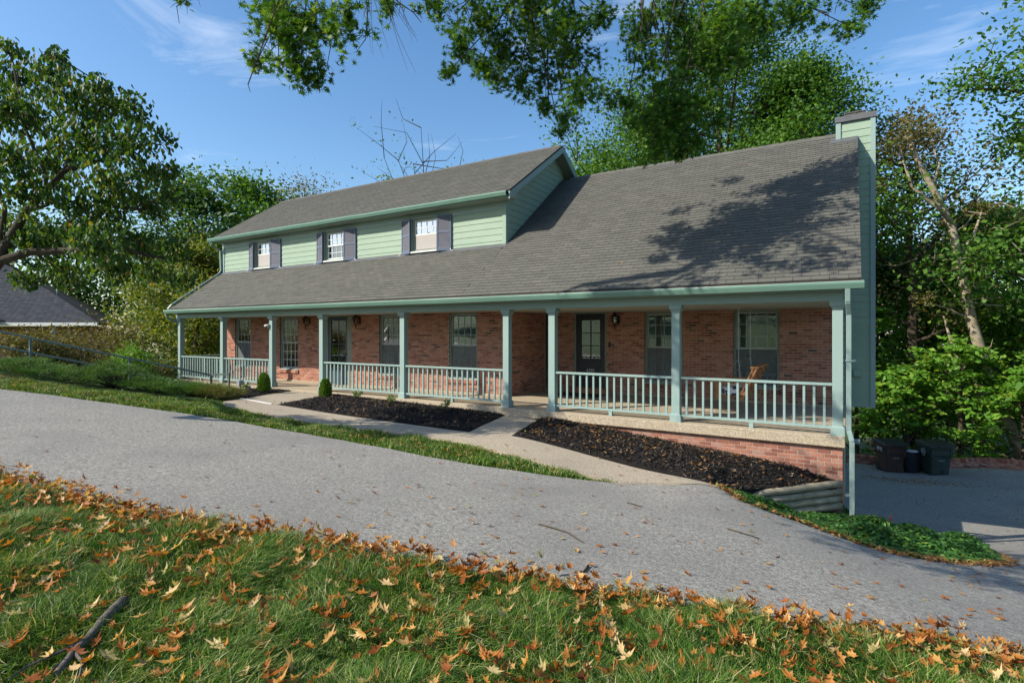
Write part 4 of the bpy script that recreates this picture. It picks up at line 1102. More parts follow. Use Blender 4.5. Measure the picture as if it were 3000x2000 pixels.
# pin oak over the lawn: trunk behind the viewer, boughs hanging into the view
OA = [(-7.50,5.09,6.25,.46),(-7.37,5.61,6.59,.62),(-6.84,5.69,6.21,.54),(-7.55,5.58,5.94,.42),(-7.27,5.78,5.81,.28),(-7.59,4.79,5.40,.16),(-6.28,5.53,6.36,.38),(-8.16,5.53,7.01,.43),(-5.95,6.09,6.67,.30),(-5.64,6.24,6.58,.17),(-9.67,4.82,7.23,.28),(-6.48,6.06,6.34,.27),(-8.34,5.42,6.21,.25),(-7.65,5.34,6.20,.41),(-7.70,5.54,6.94,.42)]
OB = [(-5.76,7.47,7.23,.53),(-5.64,8.22,7.33,.64),(-6.21,8.20,7.08,.41),(-6.16,7.74,6.43,.24),(-5.50,8.46,6.84,.57),(-4.91,8.73,7.20,.72),(-4.12,8.36,6.94,.67),(-4.83,8.90,6.44,.57),(-5.14,8.47,6.19,.40),(-4.05,8.74,6.42,.54),(-3.85,8.48,5.74,.44),(-3.85,9.66,6.09,.31),(-4.33,8.81,5.58,.31),(-4.55,9.02,5.39,.20),(-3.99,9.59,7.66,.37),(-5.01,8.73,7.79,.64),(-6.67,7.99,7.89,.33),(-5.34,8.07,6.24,.31),(-4.78,8.99,5.98,.33),(-5.64,7.95,6.50,.31)]
OC = [(-3.51,10.68,8.05,.52),(-2.90,10.98,8.01,.78),(-2.04,10.41,7.38,.63),(-3.20,9.74,6.85,.44),(-3.10,9.92,6.34,.48),(-2.85,11.13,7.10,.79),(-2.76,10.44,6.05,.66),(-2.39,10.94,6.23,.59),(-2.85,10.19,5.49,.57),(-3.34,10.18,5.83,.42),(-2.46,10.55,5.37,.41),(-3.15,10.08,5.19,.41),(-2.80,10.62,5.20,.25),(-1.95,11.15,7.13,.50),(-1.58,11.84,8.02,.70),(-.96,11.91,7.96,.51),(-.39,12.61,8.13,.44),(-.02,12.74,7.82,.39),(.28,13.11,8.26,.31),(-2.40,11.00,6.93,.51),(-3.48,9.60,5.91,.24),(-2.30,11.32,5.91,.35),(-3.60,10.67,7.72,.44)]
OS = [(-7.70,6.88,8.40,0.42),(-7.63,6.10,7.99,0.42),(-7.50,8.24,9.09,0.42),(-7.32,7.43,8.65,0.42),(-7.28,6.52,8.13,0.42),(-6.91,8.39,9.03,0.42),(-6.88,7.47,8.51,0.42),(-6.65,6.88,8.07,0.42),(-6.37,6.17,7.54,0.42),(-6.15,9.69,9.50,0.42),(-6.06,8.34,8.65,0.42),(-6.21,7.54,8.23,0.42),(-6.08,6.82,7.85,0.42),(-6.08,6.39,7.53,0.42),(-5.48,9.19,8.96,0.42),(-5.64,8.57,8.66,0.42),(-5.53,7.54,8.06,0.42),(-5.62,6.81,7.68,0.42),(-5.36,6.17,7.20,0.42),(-5.00,9.20,8.80,0.42),(-5.06,8.32,8.31,0.42),(-4.95,7.84,7.94,0.42),(-5.02,7.14,7.59,0.42),(-5.08,6.46,7.25,0.42),(-4.29,9.42,8.63,0.42),(-4.55,8.60,8.35,0.42),(-4.51,7.58,7.75,0.42),(-4.50,7.10,7.39,0.42),(-4.60,6.30,6.96,0.42),(-3.90,9.14,8.42,0.42),(-3.98,8.38,8.02,0.42),(-4.15,7.76,7.72,0.42),(-4.18,6.92,7.26,0.42),(-4.13,6.49,6.93,0.42),(-3.20,10.34,8.81,0.42),(-3.47,9.24,8.33,0.42),(-3.46,8.69,7.91,0.42),(-3.55,7.98,7.55,0.42),(-3.70,6.92,7.09,0.42),(-3.58,6.49,6.77,0.42),(-2.91,10.46,8.73,0.42),(-3.11,8.43,7.72,0.42)]  # unseen leaf clusters added above the view to shade the right roof
OG = [(-6.50,1.70,5.72,0.50),(-5.92,1.90,5.54,0.50),(-5.09,1.90,5.15,0.50),(-4.76,2.10,5.21,0.50),(-4.60,2.40,5.34,0.50),(-5.57,2.20,5.65,0.50),(-6.40,2.40,6.04,0.50),(-4.71,2.70,5.61,0.50),(-5.66,2.60,5.93,0.50),(-3.89,2.70,5.28,0.50),(-3.81,3.10,5.49,0.50),(-3.51,2.30,4.85,0.50),(-2.89,2.70,4.81,0.50),(-4.01,1.90,4.96,0.50),(-2.99,3.10,5.19,0.50),(-4.61,3.30,5.88,0.50),(-5.93,2.90,6.23,0.50),(-6.92,2.60,6.46,0.50),(-2.71,2.10,4.84,0.50),(-2.01,2.90,4.69,0.50),(-1.81,3.00,4.68,0.50),(-2.30,3.50,5.06,0.50),(-2.96,3.80,5.63,0.50),(-3.62,4.20,6.17,0.50),(-0.81,3.00,4.69,0.50),(-1.06,3.80,4.82,0.50),(-1.63,4.20,5.32,0.50),(-2.29,4.60,5.87,0.50),(0.19,3.00,4.73,0.50),(0.19,4.10,4.59,0.50),(-0.30,4.60,5.01,0.50),(-0.96,5.00,5.58,0.50),(1.19,3.00,4.77,0.50),(1.19,4.10,4.65,0.50),(1.02,5.00,4.70,0.50),(0.37,5.40,5.28,0.50),(-1.41,2.20,4.79,0.50),(-0.61,2.50,4.76,0.50),(-3.66,3.40,5.67,0.50),(-4.13,3.90,6.10,0.50),(-4.59,4.30,6.65,0.50),(-5.79,3.70,6.68,0.50),(-5.21,1.30,5.20,0.50),(-4.61,1.30,5.13,0.50),(-4.01,1.40,5.05,0.50),(-3.41,1.60,4.97,0.50)]  # unseen leaf clusters added overhead to shade the ivy bank and lower drive
OFF = [(-5.0,-1,8.2,1.0),(-2,-3,9,1.2),(-4,-4,9.5,1.3),(0,-5,9,1.2),(-3,-6,11,1.6),(-6,-5,9,1.2)]
oak = thing('pin_oak', 'pin oak whose leafy boughs hang into the top of the view', 'tree', (-3, -6, h1(-3, -6)))
g = np.random.default_rng(21)
q = MB(); zb = h1(-3, -6)
q.tube([(-3,-6,zb-.2),(-3.02,-5.95,zb+1),(-2.95,-5.9,4),(-3,-5.8,8),(-3.1,-5.6,12)], [.42,.34,.28,.2,.06], 12).build('trunk', M['bark'], oak)
q = MB()
limbs = [[(-3,-5.8,8),(-5,-3,10.5),(-7.4,.4,12.2),(-8.4,3.4,12.2)], [(-8.4,3.4,12.2),(-9.0,3.2,10.2),(-8.2,4.2,9.0),(-7.1,5.5,7.9)], [(-8.4,3.4,12.2),(-6.6,6.2,10.6),(-4.9,8.4,8.7)], [(-8.4,3.4,12.2),(-6.4,6.2,12.6),(-4.6,8.4,11.2),(-2.7,10.6,9.2)], [(-4.6,8.4,11.2),(-2.2,10.6,10.3),(-.4,12.4,8.9)], [(-8.2,4.2,9.0),(-9.6,4.6,8.2),(-9.7,4.8,7.6)], [(-5,-3,10.5),(-5.2,-.4,9),(-5,1,7.6)]]
for L in limbs:
    q.tube(L, np.linspace(.13, .03, len(L)), 7)
ends = {'A': (-7.1, 5.5, 7.9), 'B': (-4.9, 8.4, 8.7), 'C': (-2.7, 10.6, 9.2)}
for key, bl in (('A', OA), ('B', OB), ('C', OC)):
    e = Vector(ends[key])
    for x, y, z, r in bl:
        top = Vector((x, y, z)); st = e+Vector((g.uniform(-.9, .9), g.uniform(-.5, .5), g.uniform(-.3, .3)))
        mid = st.lerp(top, .5)+Vector((g.uniform(-.15, .15), g.uniform(-.15, .15), .15))
        q.tube([st, mid, top, top+Vector((g.uniform(-.1, .1), g.uniform(-.1, .1), -r*.8))], [.016, .012, .008, .004], 5)
        for k in range(5):
            d = Vector(g.normal(size=3)); d.z = -abs(d.z)*.6; d.normalize()
            s_ = mid.lerp(top, g.uniform(.3, 1)); q.tube([s_, s_+d*r*.6+Vector((0, 0, .04)), s_+d*r*1.05], [.007, .005, .002], 4, False)
# bare twigs between the left and middle boughs
for k in range(14):
    s_ = Vector((-6.2+g.uniform(-.3, .3), 5.9+g.uniform(-.3, .3), 7.2)); d = Vector((g.uniform(.1, .9), g.uniform(-.2, .4), -g.uniform(.5, 1.5)))
    q.tube([s_, s_+d*.4+Vector((0, 0, .06)), s_+d*.75, s_+d], [.006, .005, .003, .0015], 4, False)
q.build('boughs', M['bark'], oak)
P = np.vstack([blobs(OA, 1350, g, .6), blobs(OB, 1500, g, .6), blobs(OC, 1600, g, .6), blobs(OS, 700, g, .6), blobs(OG, 650, g, .6)]); P = P[lump(P, 4.5) > -.32]
oo = np.array(oak.location)
for k in range(3):
    Pk = P[k::3]; fol('crown', OAKL[k], Pk, rotmats(len(Pk), g, (0, 0, 1), 1.1), g.uniform(.12, .20, len(Pk)), 'leaf_oak', oak, oo)
Pk = blobs(OFF, 260, g, .5); fol('crown', STAR[1], Pk, rotmats(len(Pk), g, (0, 0, 1), .7), g.uniform(.12, .2, len(Pk)), 'leaf_oak', oak, oo)

# dogwood on the left
DG = [(-12.98,3.69,6.39,0.48),(-11.72,3.79,6.19,0.45),(-12.42,3.65,5.53,0.69),(-10.65,3.73,5.48,0.50),(-11.48,4.48,5.86,0.48),(-10.57,4.51,5.59,0.41),(-10.62,3.90,4.88,0.64),(-9.58,4.09,4.68,0.48),(-10.71,5.00,5.24,0.36),(-12.63,4.08,4.83,0.73),(-9.93,3.93,4.09,0.55),(-10.68,4.90,4.57,0.39),(-9.76,4.69,4.45,0.26),(-11.17,3.28,3.90,0.55),(-10.76,3.83,3.75,0.57),(-11.02,4.63,3.86,0.55),(-10.82,4.97,3.98,0.36),(-11.17,3.07,4.46,0.48),(-11.94,3.75,3.26,0.45),(-10.01,3.79,3.10,0.48),(-10.72,4.72,3.30,0.46),(-9.49,4.69,3.08,0.32),(-12.79,3.76,2.70,0.31),(-12.40,4.21,2.80,0.40),(-10.69,4.30,2.79,0.37),(-11.06,5.08,2.81,0.32),(-11.83,3.20,5.40,0.57),(-10.59,3.49,6.06,0.21),(-12.42,3.41,6.59,0.30),(-9.93,3.81,5.54,0.27),(-9.19,4.61,2.59,0.25),(-9.70,4.72,4.01,0.22),(-12.39,3.47,3.42,0.38)]
bz = h1(-17.2, 4.0)
dog = thing('dogwood_tree', 'dogwood with drooping green and yellowing leaves reaching in at the left', 'tree', (-17.2, 4.0, bz))
MB().tube([(-17.2,4.0,bz-.1),(-17.1,4.0,bz+.6),(-16.7,3.9,2.4),(-15.2,3.6,3.4),(-13.8,3.2,3.2),(-12.70,3.03,2.35)], [.2,.17,.15,.13,.12,.11], 10).build('trunk', M['bark'], dog)
DL = [[(-12.70,3.03,2.35),(-12.32,3.27,3.02),(-11.94,3.51,3.79),(-11.38,3.87,4.50),(-11.06,4.06,5.24),(-10.81,4.21,5.62)],[(-12.70,3.03,2.35),(-12.32,3.27,2.94),(-11.88,3.55,3.10),(-11.12,4.02,3.12),(-10.62,4.33,3.20),(-10.24,4.57,3.05),(-9.68,4.92,2.94)],[(-11.94,3.51,3.79),(-11.63,3.70,3.90),(-11.66,3.68,4.42),(-11.94,3.51,5.17),(-12.07,3.43,5.91)],[(-11.38,3.87,4.50),(-11.12,4.02,4.57),(-10.50,4.42,4.80),(-10.12,4.64,4.95)],[(-12.32,3.27,3.02),(-12.26,3.32,3.83),(-12.45,3.20,4.57),(-12.26,3.32,5.47)],[(-11.12,4.02,3.12),(-11.38,3.87,3.53),(-11.06,4.06,3.90),(-10.43,4.45,3.83)]]
q = MB(); allp = []
for i, L in enumerate(DL):
    q.tube(L, np.linspace(.095 if i < 2 else .045, .016, len(L)), 8); allp += [Vector(p) for p in L]
for x, y, z, r in DG:
    c = Vector((x, y, z)); n_ = min(allp, key=lambda p: (p-c).length); m_ = n_.lerp(c, .5)+Vector((g.uniform(-.1, .1), g.uniform(-.1, .1), g.uniform(-.05, .15)))
    q.tube([n_, m_, c], [.018, .012, .006], 5, False)
    for k in range(6):
        d = Vector(g.normal(size=3)); d.z *= .4; d.normalize(); q.tube([m_.lerp(c, .7), c+d*r*.5, c+d*r*.95], [.007, .005, .002], 4, False)
q.build('boughs', M['bark'], dog)
P = blobs(DG, 1900, g, .5); P = P[lump(P, 3.2) > -.75]
# dogwood leaves hang: long axis mostly downward
n = len(P); d = np.stack([g.normal(0, .45, n), g.normal(0, .45, n), -np.ones(n)], -1); d /= np.linalg.norm(d, axis=1, keepdims=True)
t_ = g.normal(size=(n, 3)); t_ -= (t_*d).sum(1, keepdims=True)*d; t_ /= np.linalg.norm(t_, axis=1, keepdims=True)
fol('crown', OVATE, P, np.stack([t_, d, np.cross(t_, d)], -1), g.uniform(.07, .12, n), 'leaf_dog', dog, np.array(dog.location))

def grow(g, base, Ht, cb, rad, lean=(0, 0), nl=14, sub=5, wig=.05, steep=False):
    """trunk, limbs and twigs of a broadleaf tree; returns the wood and the points that carry leaves"""
    q = MB(); r0 = Ht*.016+.05; pts = []; n = 9
    for i in range(n):
        f = i/(n-1); pts.append(Vector((lean[0]*f+g.normal()*wig*Ht*.16*f, lean[1]*f+g.normal()*wig*Ht*.16*f, Ht*(.62 if steep else .95)*f)))
    q.tube(pts, [r0*(1-.93*i/(n-1)) for i in range(n)], 7)
    tips = []
    def at_(f):
        k = min(n-2, int(f*(n-1))); return pts[k].lerp(pts[k+1], f*(n-1)-k)
    for j in range(nl):
        f = cb+(1-cb)*((j+.5)/nl)**.9*.97; p = at_(f); az = j*2.399+g.uniform(-.4, .4)
        prof = math.sin(math.pi*min(1, max(.12, (f-cb)/(1-cb)*.82+.22)))
        Ln = rad*prof*g.uniform(.75, 1.2); el = g.uniform(.15, .75)
        if steep: Ln = Ht*g.uniform(.25, .48); el = g.uniform(.95, 1.4)
        d = Vector((math.cos(az)*math.cos(el), math.sin(az)*math.cos(el), math.sin(el)))
        L = [p]
        for k in range(1, 5):
            L.append(L[-1]+(d+Vector((g.normal()*.18, g.normal()*.18, .08*k-.1)))*Ln/4)
        q.tube(L, [r0*.32*(1-.2*k)*(1.1-f*.5) for k in range(5)], 5, False)
        for k in range(sub):
            s_ = L[1+k % 4].lerp(L[min(4, 2+k % 4)], g.uniform(0, 1)); d2 = (d*.5+Vector(g.normal(size=3))*.6+Vector((0, 0, .2))).normalized()
            e = s_+d2*Ln*g.uniform(.25, .5); mid = s_.lerp(e, .5)+Vector(g.normal(size=3))*.05*Ln
            q.tube([s_, mid, e], [r0*.1, r0*.06, r0*.02], 4, False); tips += [mid, e]
        tips += [L[3], L[4]]
    tips.append(pts[-1])
    return q, tips

def tree(name, label, x, y, top, cb, rad, nleaf, lsz, mat, seed, bark='bark', spread=.5, nl=14, sub=5, lean=(0, 0), group=None, z0=None, cat='tree', flat=False, steep=False):
    g = np.random.default_rng(seed); z = (h1(x, y) if z0 is None else z0); Ht = top-z
    t = thing(name, label, cat, (x, y, z), group)
    q, tips = grow(g, None, Ht, cb, rad, lean, nl, sub, steep=steep)
    q.v = [(a+x, b+y, c+z-.15) for a, b, c in q.v]; q.build('trunk', M[bark], t)
    if nleaf:
        T = np.array([tuple(p) for p in tips]); k = g.integers(0, len(T), nleaf); sp = spread*rad*.32
        P = T[k]+g.normal(size=(nleaf, 3))*np.array((sp, sp, sp*(.22 if flat else .62)))
        fol('crown', DIAM, P, rotmats(nleaf, g, (0, -.25, 1), .45 if flat else .9), g.uniform(.7, 1.3, nleaf)*lsz, mat, t)
    return t
BGT = 'trees in the woods behind the houses'
def W(px, z):
    u = (px-1176)/1250; return (-math.sin(TH)+u*math.cos(TH))*z, (math.cos(TH)+u*math.sin(TH))*z
# left background, seen between the two houses and over the upper roof
tree('loose_tree', 'dark loose crowned tree rising left of the upper roof', -34.0, 17.8, 11.2, .3, 4.6, 9000, .26, 'leaf_b', 31)
tree('yellowing_tree', 'yellowing tree behind the far end of the neighbouring roof', -34.4, 17.0, 7.2, .2, 3.4, 9000, .22, 'leaf_c', 32)
tree('green_tree', 'bright green tree standing behind the left end of the upper roof', -35.4, 22.7, 13.0, .3, 4.4, 10000, .28, 'leaf_a', 33)
tree('olive_tree', 'thin olive tree with fine twigs behind the left ridge', -35.4, 27.0, 13.7, .35, 4.6, 5500, .20, 'leaf_e', 34, spread=.8)
tree('leafy_tree', 'leafy green and yellow tree close to the left end of the porch', -24.6, 13.1, 5.9, .08, 2.4, 13000, .15, 'leaf_c', 35)
tree('leafy_tree', 'dark leafy tree seen through the open left end of the porch', -23.9, 16.2, 5.4, .05, 2.6, 11000, .16, 'leaf_b', 36)
tree('yellowing_tree', 'yellow brown tree right of the neighbouring roof corner', -28.4, 14.4, 4.8, .1, 2.2, 9000, .16, 'leaf_c', 37)
tree('woodland_tree', 'tall dark tree behind the neighbouring roof', -46.5, 16.5, 9.5, .3, 5.5, 8000, .32, 'leaf_b', 38)
tree('woodland_tree', 'green tree far behind the gap between the two houses', -40, 22, 9.0, .15, 5, 9000, .30, 'leaf_a', 39)
tree('woodland_tree', 'low bushy tree beyond the gap between the two houses', -30.5, 17.5, 4.2, .05, 3.2, 9000, .2, 'leaf_c', 40)
# over the middle roofs
tree('small_tree', 'small leafy tree top showing over the upper ridge', -21.4, 21.8, 10.6, .55, 2.0, 1600, .2, 'leaf_c', 41, nl=9)
tree('dead_tree', 'bare dead tree with upright branches behind the upper ridge', -19.9, 22.9, 11.6, .4, 3.0, 0, .1, 'leaf_a', 42, nl=11, sub=6, steep=True)
tree('wispy_tree', 'wispy tree with feathery leaves right of the dead tree', -17.1, 22.3, 10.6, .45, 2.9, 1800, .13, 'leaf_a', 43, nl=9, sub=8, spread=.3, steep=True)
tree('dead_tree', 'faint bare sapling tips over the ridge near the gable', -21.8, 33.5, 12.4, .5, 2.4, 0, .1, 'leaf_a', 44, nl=8, sub=5, steep=True)
tree('small_tree', 'pale barked leafy tree just right of the gable peak', -11.8, 27.9, 12.2, .3, 3.6, 4500, .22, 'leaf_a', 45, 'barkpale')
# big oaks behind the right ridge
tree('tall_oak', 'largest bright green oak behind the right ridge', -5.4, 28.4, 18.6, .25, 6.0, 46000, .18, 'leaf_a', 46, nl=20, sub=7, spread=.42)
tree('tall_oak', 'green oak behind the ridge left of the largest oak', -9.6, 28.5, 15.0, .2, 5.0, 28000, .18, 'leaf_a', 47, nl=16, sub=6, spread=.45)
tree('tall_oak', 'green oak behind the ridge just left of the chimney', -1.9, 28.4, 15.6, .2, 4.8, 34000, .18, 'leaf_a', 48, nl=18, sub=7, spread=.42)
tree('tall_oak', 'darker oak rising behind the chimney', -3.2, 34.0, 16.6, .25, 5.2, 22000, .21, 'leaf_b', 49, nl=16, sub=6)
# right edge
tree('sparse_tree', 'sparse olive tree with reddish leaves right of the chimney', 2.3, 29.5, 12.4, .35, 3.6, 6000, .18, 'leaf_e', 50, 'bark', nl=16, sub=7, spread=.55)
tree('tall_oak', 'tall dark oak filling the right edge of the view', 7.6, 27.0, 17.5, .12, 4.0, 30000, .2, 'leaf_a', 51, nl=20, sub=7, spread=.42)
tree('woodland_tree', 'green tree standing behind the leaning trunk', 5.4, 35.0, 8.6, .1, 4.6, 15000, .28, 'leaf_a', 52)
tree('woodland_tree', 'shaded tree deep in the woods right of the chimney', 1.6, 39.0, 7.5, .05, 4.8, 13000, .3, 'leaf_b', 53)
tree('woodland_tree', 'shaded tree deep in the woods at the right edge', 8.6, 41.0, 9, .05, 5.4, 13000, .32, 'leaf_b', 54)
tree('woodland_tree', 'dark tree at the back of the woods behind the bins', 4.2, 44.0, 8, .03, 5.4, 13000, .32, 'leaf_b', 55)
# leaning pale trunk
ln = thing('leaning_tree', 'tree with a pale crooked trunk leaning in from the right', 'tree', (6.5, 28.8, -5.0))
q = MB()
for L, r0 in (([(6.5,28.8,-5.2),(5.69,28.27,-3.0),(4.52,27.54,.28),(4.02,27.23,2.12),(3.45,26.87,4.48),(3.35,26.81,5.82),(2.67,26.38,7.33),(2.17,26.07,8.34),(1.88,25.9,9.52)], .24), ([(3.35,26.81,5.82),(2.81,26.47,6.49),(1.96,25.94,7.33),(1.53,25.68,9.01)], .10), ([(3.45,26.87,4.48),(3.95,27.18,5.48),(4.38,27.45,6.49)], .09), ([(2.67,26.38,7.33),(2.9,26.5,8.2),(2.6,26.6,9.2)], .06), ([(4.02,27.23,2.12),(3.2,26.6,2.7),(2.4,26.2,2.9)], .05), ([(1.96,25.94,7.33),(1.3,25.6,7.5),(.8,25.4,7.3)], .05)):
    q.tube([Vector(p)+Vector((g.normal()*.05, g.normal()*.05, 0)) for p in L], np.linspace(r0, r0*.3, len(L)), 9)
q.build('trunk', M['barkpale'], ln)
q = MB().tube([(5.9,29.6,-4.8),(5.64,29.41,-2.43),(4.44,28.66,-.67),(3.54,28.11,1.09),(3.2,27.9,2.4)], [.13,.12,.10,.07,.03], 7)
for k in range(26):
    s_ = Vector((g.uniform(2.2, 5.5), 26.8, g.uniform(0, 7))); d = Vector((g.normal(), g.normal()*.4, g.uniform(-.3, .7)))
    q.tube([s_, s_+d*.7, s_+d*1.3+Vector((0, 0, g.uniform(-.2, .3)))], [.022, .014, .004], 4, False)
q.build('side_branches', M['barkpale'], ln)
P = blobs([(1.9,25.9,9.4,.9),(1.5,25.7,8.9,.8),(2.6,26.6,9.2,.8),(4.3,27.4,6.6,.6),(.9,25.4,7.4,.5),(2.4,26.2,3.0,.5)], 420, g)
fol('crown', DIAM, P, rotmats(len(P), g, (0, 0, 1), .8), g.uniform(.1, .2, len(P)), 'leaf_e', ln, np.array(ln.location))
tree('green_tree', 'yellow green maple leaning in at the right edge above the wall', 7.6, 28.9, 5.2, .1, 2.8, 5200, .22, 'leaf_d', 61, nl=14, sub=6, spread=.35, flat=True)
# bright understorey maples behind the low wall
UND = [(.2,26.2,1.1,2.0,'bright maple sapling behind the brown bin next to the house'),(1.9,26.6,.6,2.1,'bright maple sapling behind the gap between the bins'),(3.6,26.9,1.7,2.2,'bright maple sapling behind the green bin'),(5.4,26.8,.7,2.2,'bright maple sapling at the foot of the leaning trunk'),(7.3,26.6,2.2,2.3,'bright maple sapling at the right edge behind the wall'),(1.0,29.5,3.6,2.6,'sunlit maple in the second row behind the house corner'),(4.6,30.2,4.2,2.8,'sunlit maple in the second row behind the leaning trunk')]
for i, (x, y, tp, rd, lb) in enumerate(UND):
    tree('maple_sapling', lb, x, y, tp, .02, rd, 3300, .22, 'leaf_d', 70+i, nl=13, sub=6, spread=.3, flat=True, group='bright understorey maples')

for i, (x, y, tp) in enumerate([(-24,-34,16),(-12,-42,18),(2,-46,17),(14,-40,18),(26,-34,16),(-36,-26,17)]):  # unseen trees added only for the window panes to reflect
    tree('reflection_tree', 'unseen round green tree added behind the viewer for window reflections', x, y, h1(x, y)+tp*.6, .25, 5, 3500, .5, 'leaf_a', 140+i, nl=10, sub=4, group='trees added for window reflections')

# shrubs on the left bank
def shrub(name, label, x, y, r, hh, n, mat, seed, lsz=.07, T=DIAM, group=None, stems=7, bark='bark'):
    g = np.random.default_rng(seed); z = h1(x, y)
    t = thing(name, label, 'shrub', (x, y, z), group)
    q = MB(); tips = []
    for k in range(stems*3):
        a = g.uniform(0, 6.28); e = g.uniform(.2, 1)
        p = Vector((math.cos(a)*r*.9*e, math.sin(a)*r*.9*e, hh*g.uniform(.45, 1)*(1.05-.5*e)))
        q.tube([(x, y, z-.05), (x+p.x*.45, y+p.y*.45, z+p.z*.7), (x+p.x, y+p.y, z+p.z)], [.018, .011, .004], 4, False); tips += [(p.x*.8, p.y*.8, p.z*.85), tuple(p)]
    q.build('stems', M[bark], t)
    TT = np.array(tips); k = g.integers(0, len(TT), n); sp = r*.26
    P = TT[k]+g.normal(size=(n, 3))*np.array((sp, sp, hh*.13)); P[:, 2] = np.maximum(P[:, 2], .02)
    fol('foliage', T, P, rotmats(n, g, (0, 0, 1), 1.0), g.uniform(.7, 1.35, n)*lsz, mat, t)
    return t
shrub('dry_shrub', 'tan leaved twiggy shrub before the neighbouring gutter', -22.2, 8.0, 1.3, 2.0, 4500, 'leaf_e', 80, .08)
shrub('dry_shrub', 'rounded olive shrub right of the twiggy tan shrub', -23.6, 9.9, 1.5, 2.3, 5500, 'leaf_e', 81, .09)
shrub('dry_shrub', 'brownish shrub behind the handrail at the left edge', -21.9, 6.4, 1.0, 1.3, 3500, 'leaf_e', 82, .08)
shrub('green_shrub', 'bright green upright shrub behind the middle of the handrail', -20.0, 8.6, .6, 1.5, 3200, 'leaf_d', 83, .07)
shrub('green_shrub', 'dark undergrowth shrub below the left porch column', -22.9, 11.2, 1.2, 1.3, 4500, 'leaf_b', 84, .09)
shrub('green_shrub', 'leafy green shrub touching the left porch column', -21.9, 10.3, .55, 1.1, 2500, 'leaf_a', 85, .075)
shrub('dry_shrub', 'brown green thicket between handrail and porch', -20.9, 9.4, .9, .9, 3500, 'leaf_e', 86, .08)
# spreading junipers
NEEDLE = (np.array([(-.06, 0, 0), (.06, 0, 0), (0, 1, .12)]), np.array([(0, 1, 2)]))
def juniper(x, y, r, hh, label, seed, mat='juniper', n=18000):
    g = np.random.default_rng(seed); z = h1(x, y)
    t = thing('juniper', label, 'shrub', (x, y, z), 'spreading junipers on the left bank')
    q = MB(); P = []; D = []
    for k in range(80):
        a = g.uniform(0, 6.28); e = math.sqrt(g.uniform(.0, 1)); tip = Vector((math.cos(a)*r*e, math.sin(a)*r*e, hh*(1-e*e*.8)*g.uniform(.55, 1.12)+.05))
        tip.z += h1(x+tip.x, y+tip.y)-z
        root = Vector((tip.x*.2, tip.y*.2, .05)); mid = root.lerp(tip, .6)+Vector((0, 0, -.02))
        q.tube([(x+root.x, y+root.y, z), (x+mid.x, y+mid.y, z+mid.z), (x+tip.x, y+tip.y, z+tip.z)], [.012, .008, .003], 4, False)
        m_ = n//80; sp = g.uniform(.6, 1.2)
        off = g.normal(size=(m_, 3))*np.array((.10, .10, .028))*sp; off[:, 2] += .35*(off[:, 0]*tip.x+off[:, 1]*tip.y)/max(.2, r); P.append(np.array(tip)[None]+off)
        D.append(np.array((tip.x*.8, tip.y*.8, .35))[None]+off/np.linalg.norm(off, axis=1, keepdims=True)*.8)
    q.build('stems', M['bark'], t)
    P = np.vstack(P); D = np.vstack(D); D /= np.linalg.norm(D, axis=1, keepdims=True); m_ = len(P)
    tt = g.normal(size=(m_, 3)); tt -= (tt*D).sum(1, keepdims=True)*D; tt /= np.linalg.norm(tt, axis=1, keepdims=True)
    fol('foliage', NEEDLE, P, np.stack([tt, D, np.cross(tt, D)], -1), g.uniform(.03, .07, m_), mat, t)
juniper(-17.9, 5.3, .85, .30, 'dark low juniper at the left edge before the handrail', 90)
juniper(-16.7, 5.7, .9, .32, 'low juniper below the first full handrail post', 91)
juniper(-15.9, 6.5, .75, .62, 'tallest bright green juniper mound before the handrail', 92)
juniper(-15.0, 7.0, .8, .27, 'low juniper right of the tallest mound', 93)
juniper(-14.2, 7.6, .7, .24, 'spreading juniper left of the walk end', 94)
juniper(-13.45, 7.75, .5, .28, 'small golden tipped juniper at the walk corner', 95, 'junipergold', 9000)
# upright arborvitae and box seedlings in the beds
def arborvitae(x, y, r, hh, label, seed, zf):
    g = np.random.default_rng(seed); z = float(zf(x, y)[0])+.03; n = 3200
    t = thing('arborvitae', label, 'shrub', (x, y, z), 'young arborvitae in the mulch beds')
    MB().tube([(x, y, z-.03), (x, y, z+hh*.8)], [.018, .006], 6).build('stem', M['bark'], t)
    f = g.uniform(.02, 1, n); a = g.uniform(0, 6.28, n); rr_ = r*np.sqrt(np.clip(1-(f*1.02-.32)**2/.50, .02, 1))*g.uniform(.55, 1.08, n)
    P = np.stack([np.cos(a)*rr_, np.sin(a)*rr_, f*hh], -1); D = np.stack([np.cos(a)*.35, np.sin(a)*.35, np.ones(n)], -1)+g.normal(size=(n, 3))*.3; D /= np.linalg.norm(D, axis=1, keepdims=True)
    tt = g.normal(size=(n, 3)); tt -= (tt*D).sum(1, keepdims=True)*D; tt /= np.linalg.norm(tt, axis=1, keepdims=True)
    Tm = (NEEDLE[0]*np.array((3, 1, 1)), NEEDLE[1])
    fol('foliage', Tm, P, np.stack([tt, D, np.cross(tt, D)], -1), g.uniform(.04, .075, n), 'arbor', t)
arborvitae(-14.05, 9.35, .16, .50, 'young arborvitae in the small left mulch bed', 100, Hb0)
arborvitae(-11.95, 9.75, .15, .46, 'young arborvitae at the left tip of the middle mulch bed', 101, Hb1)
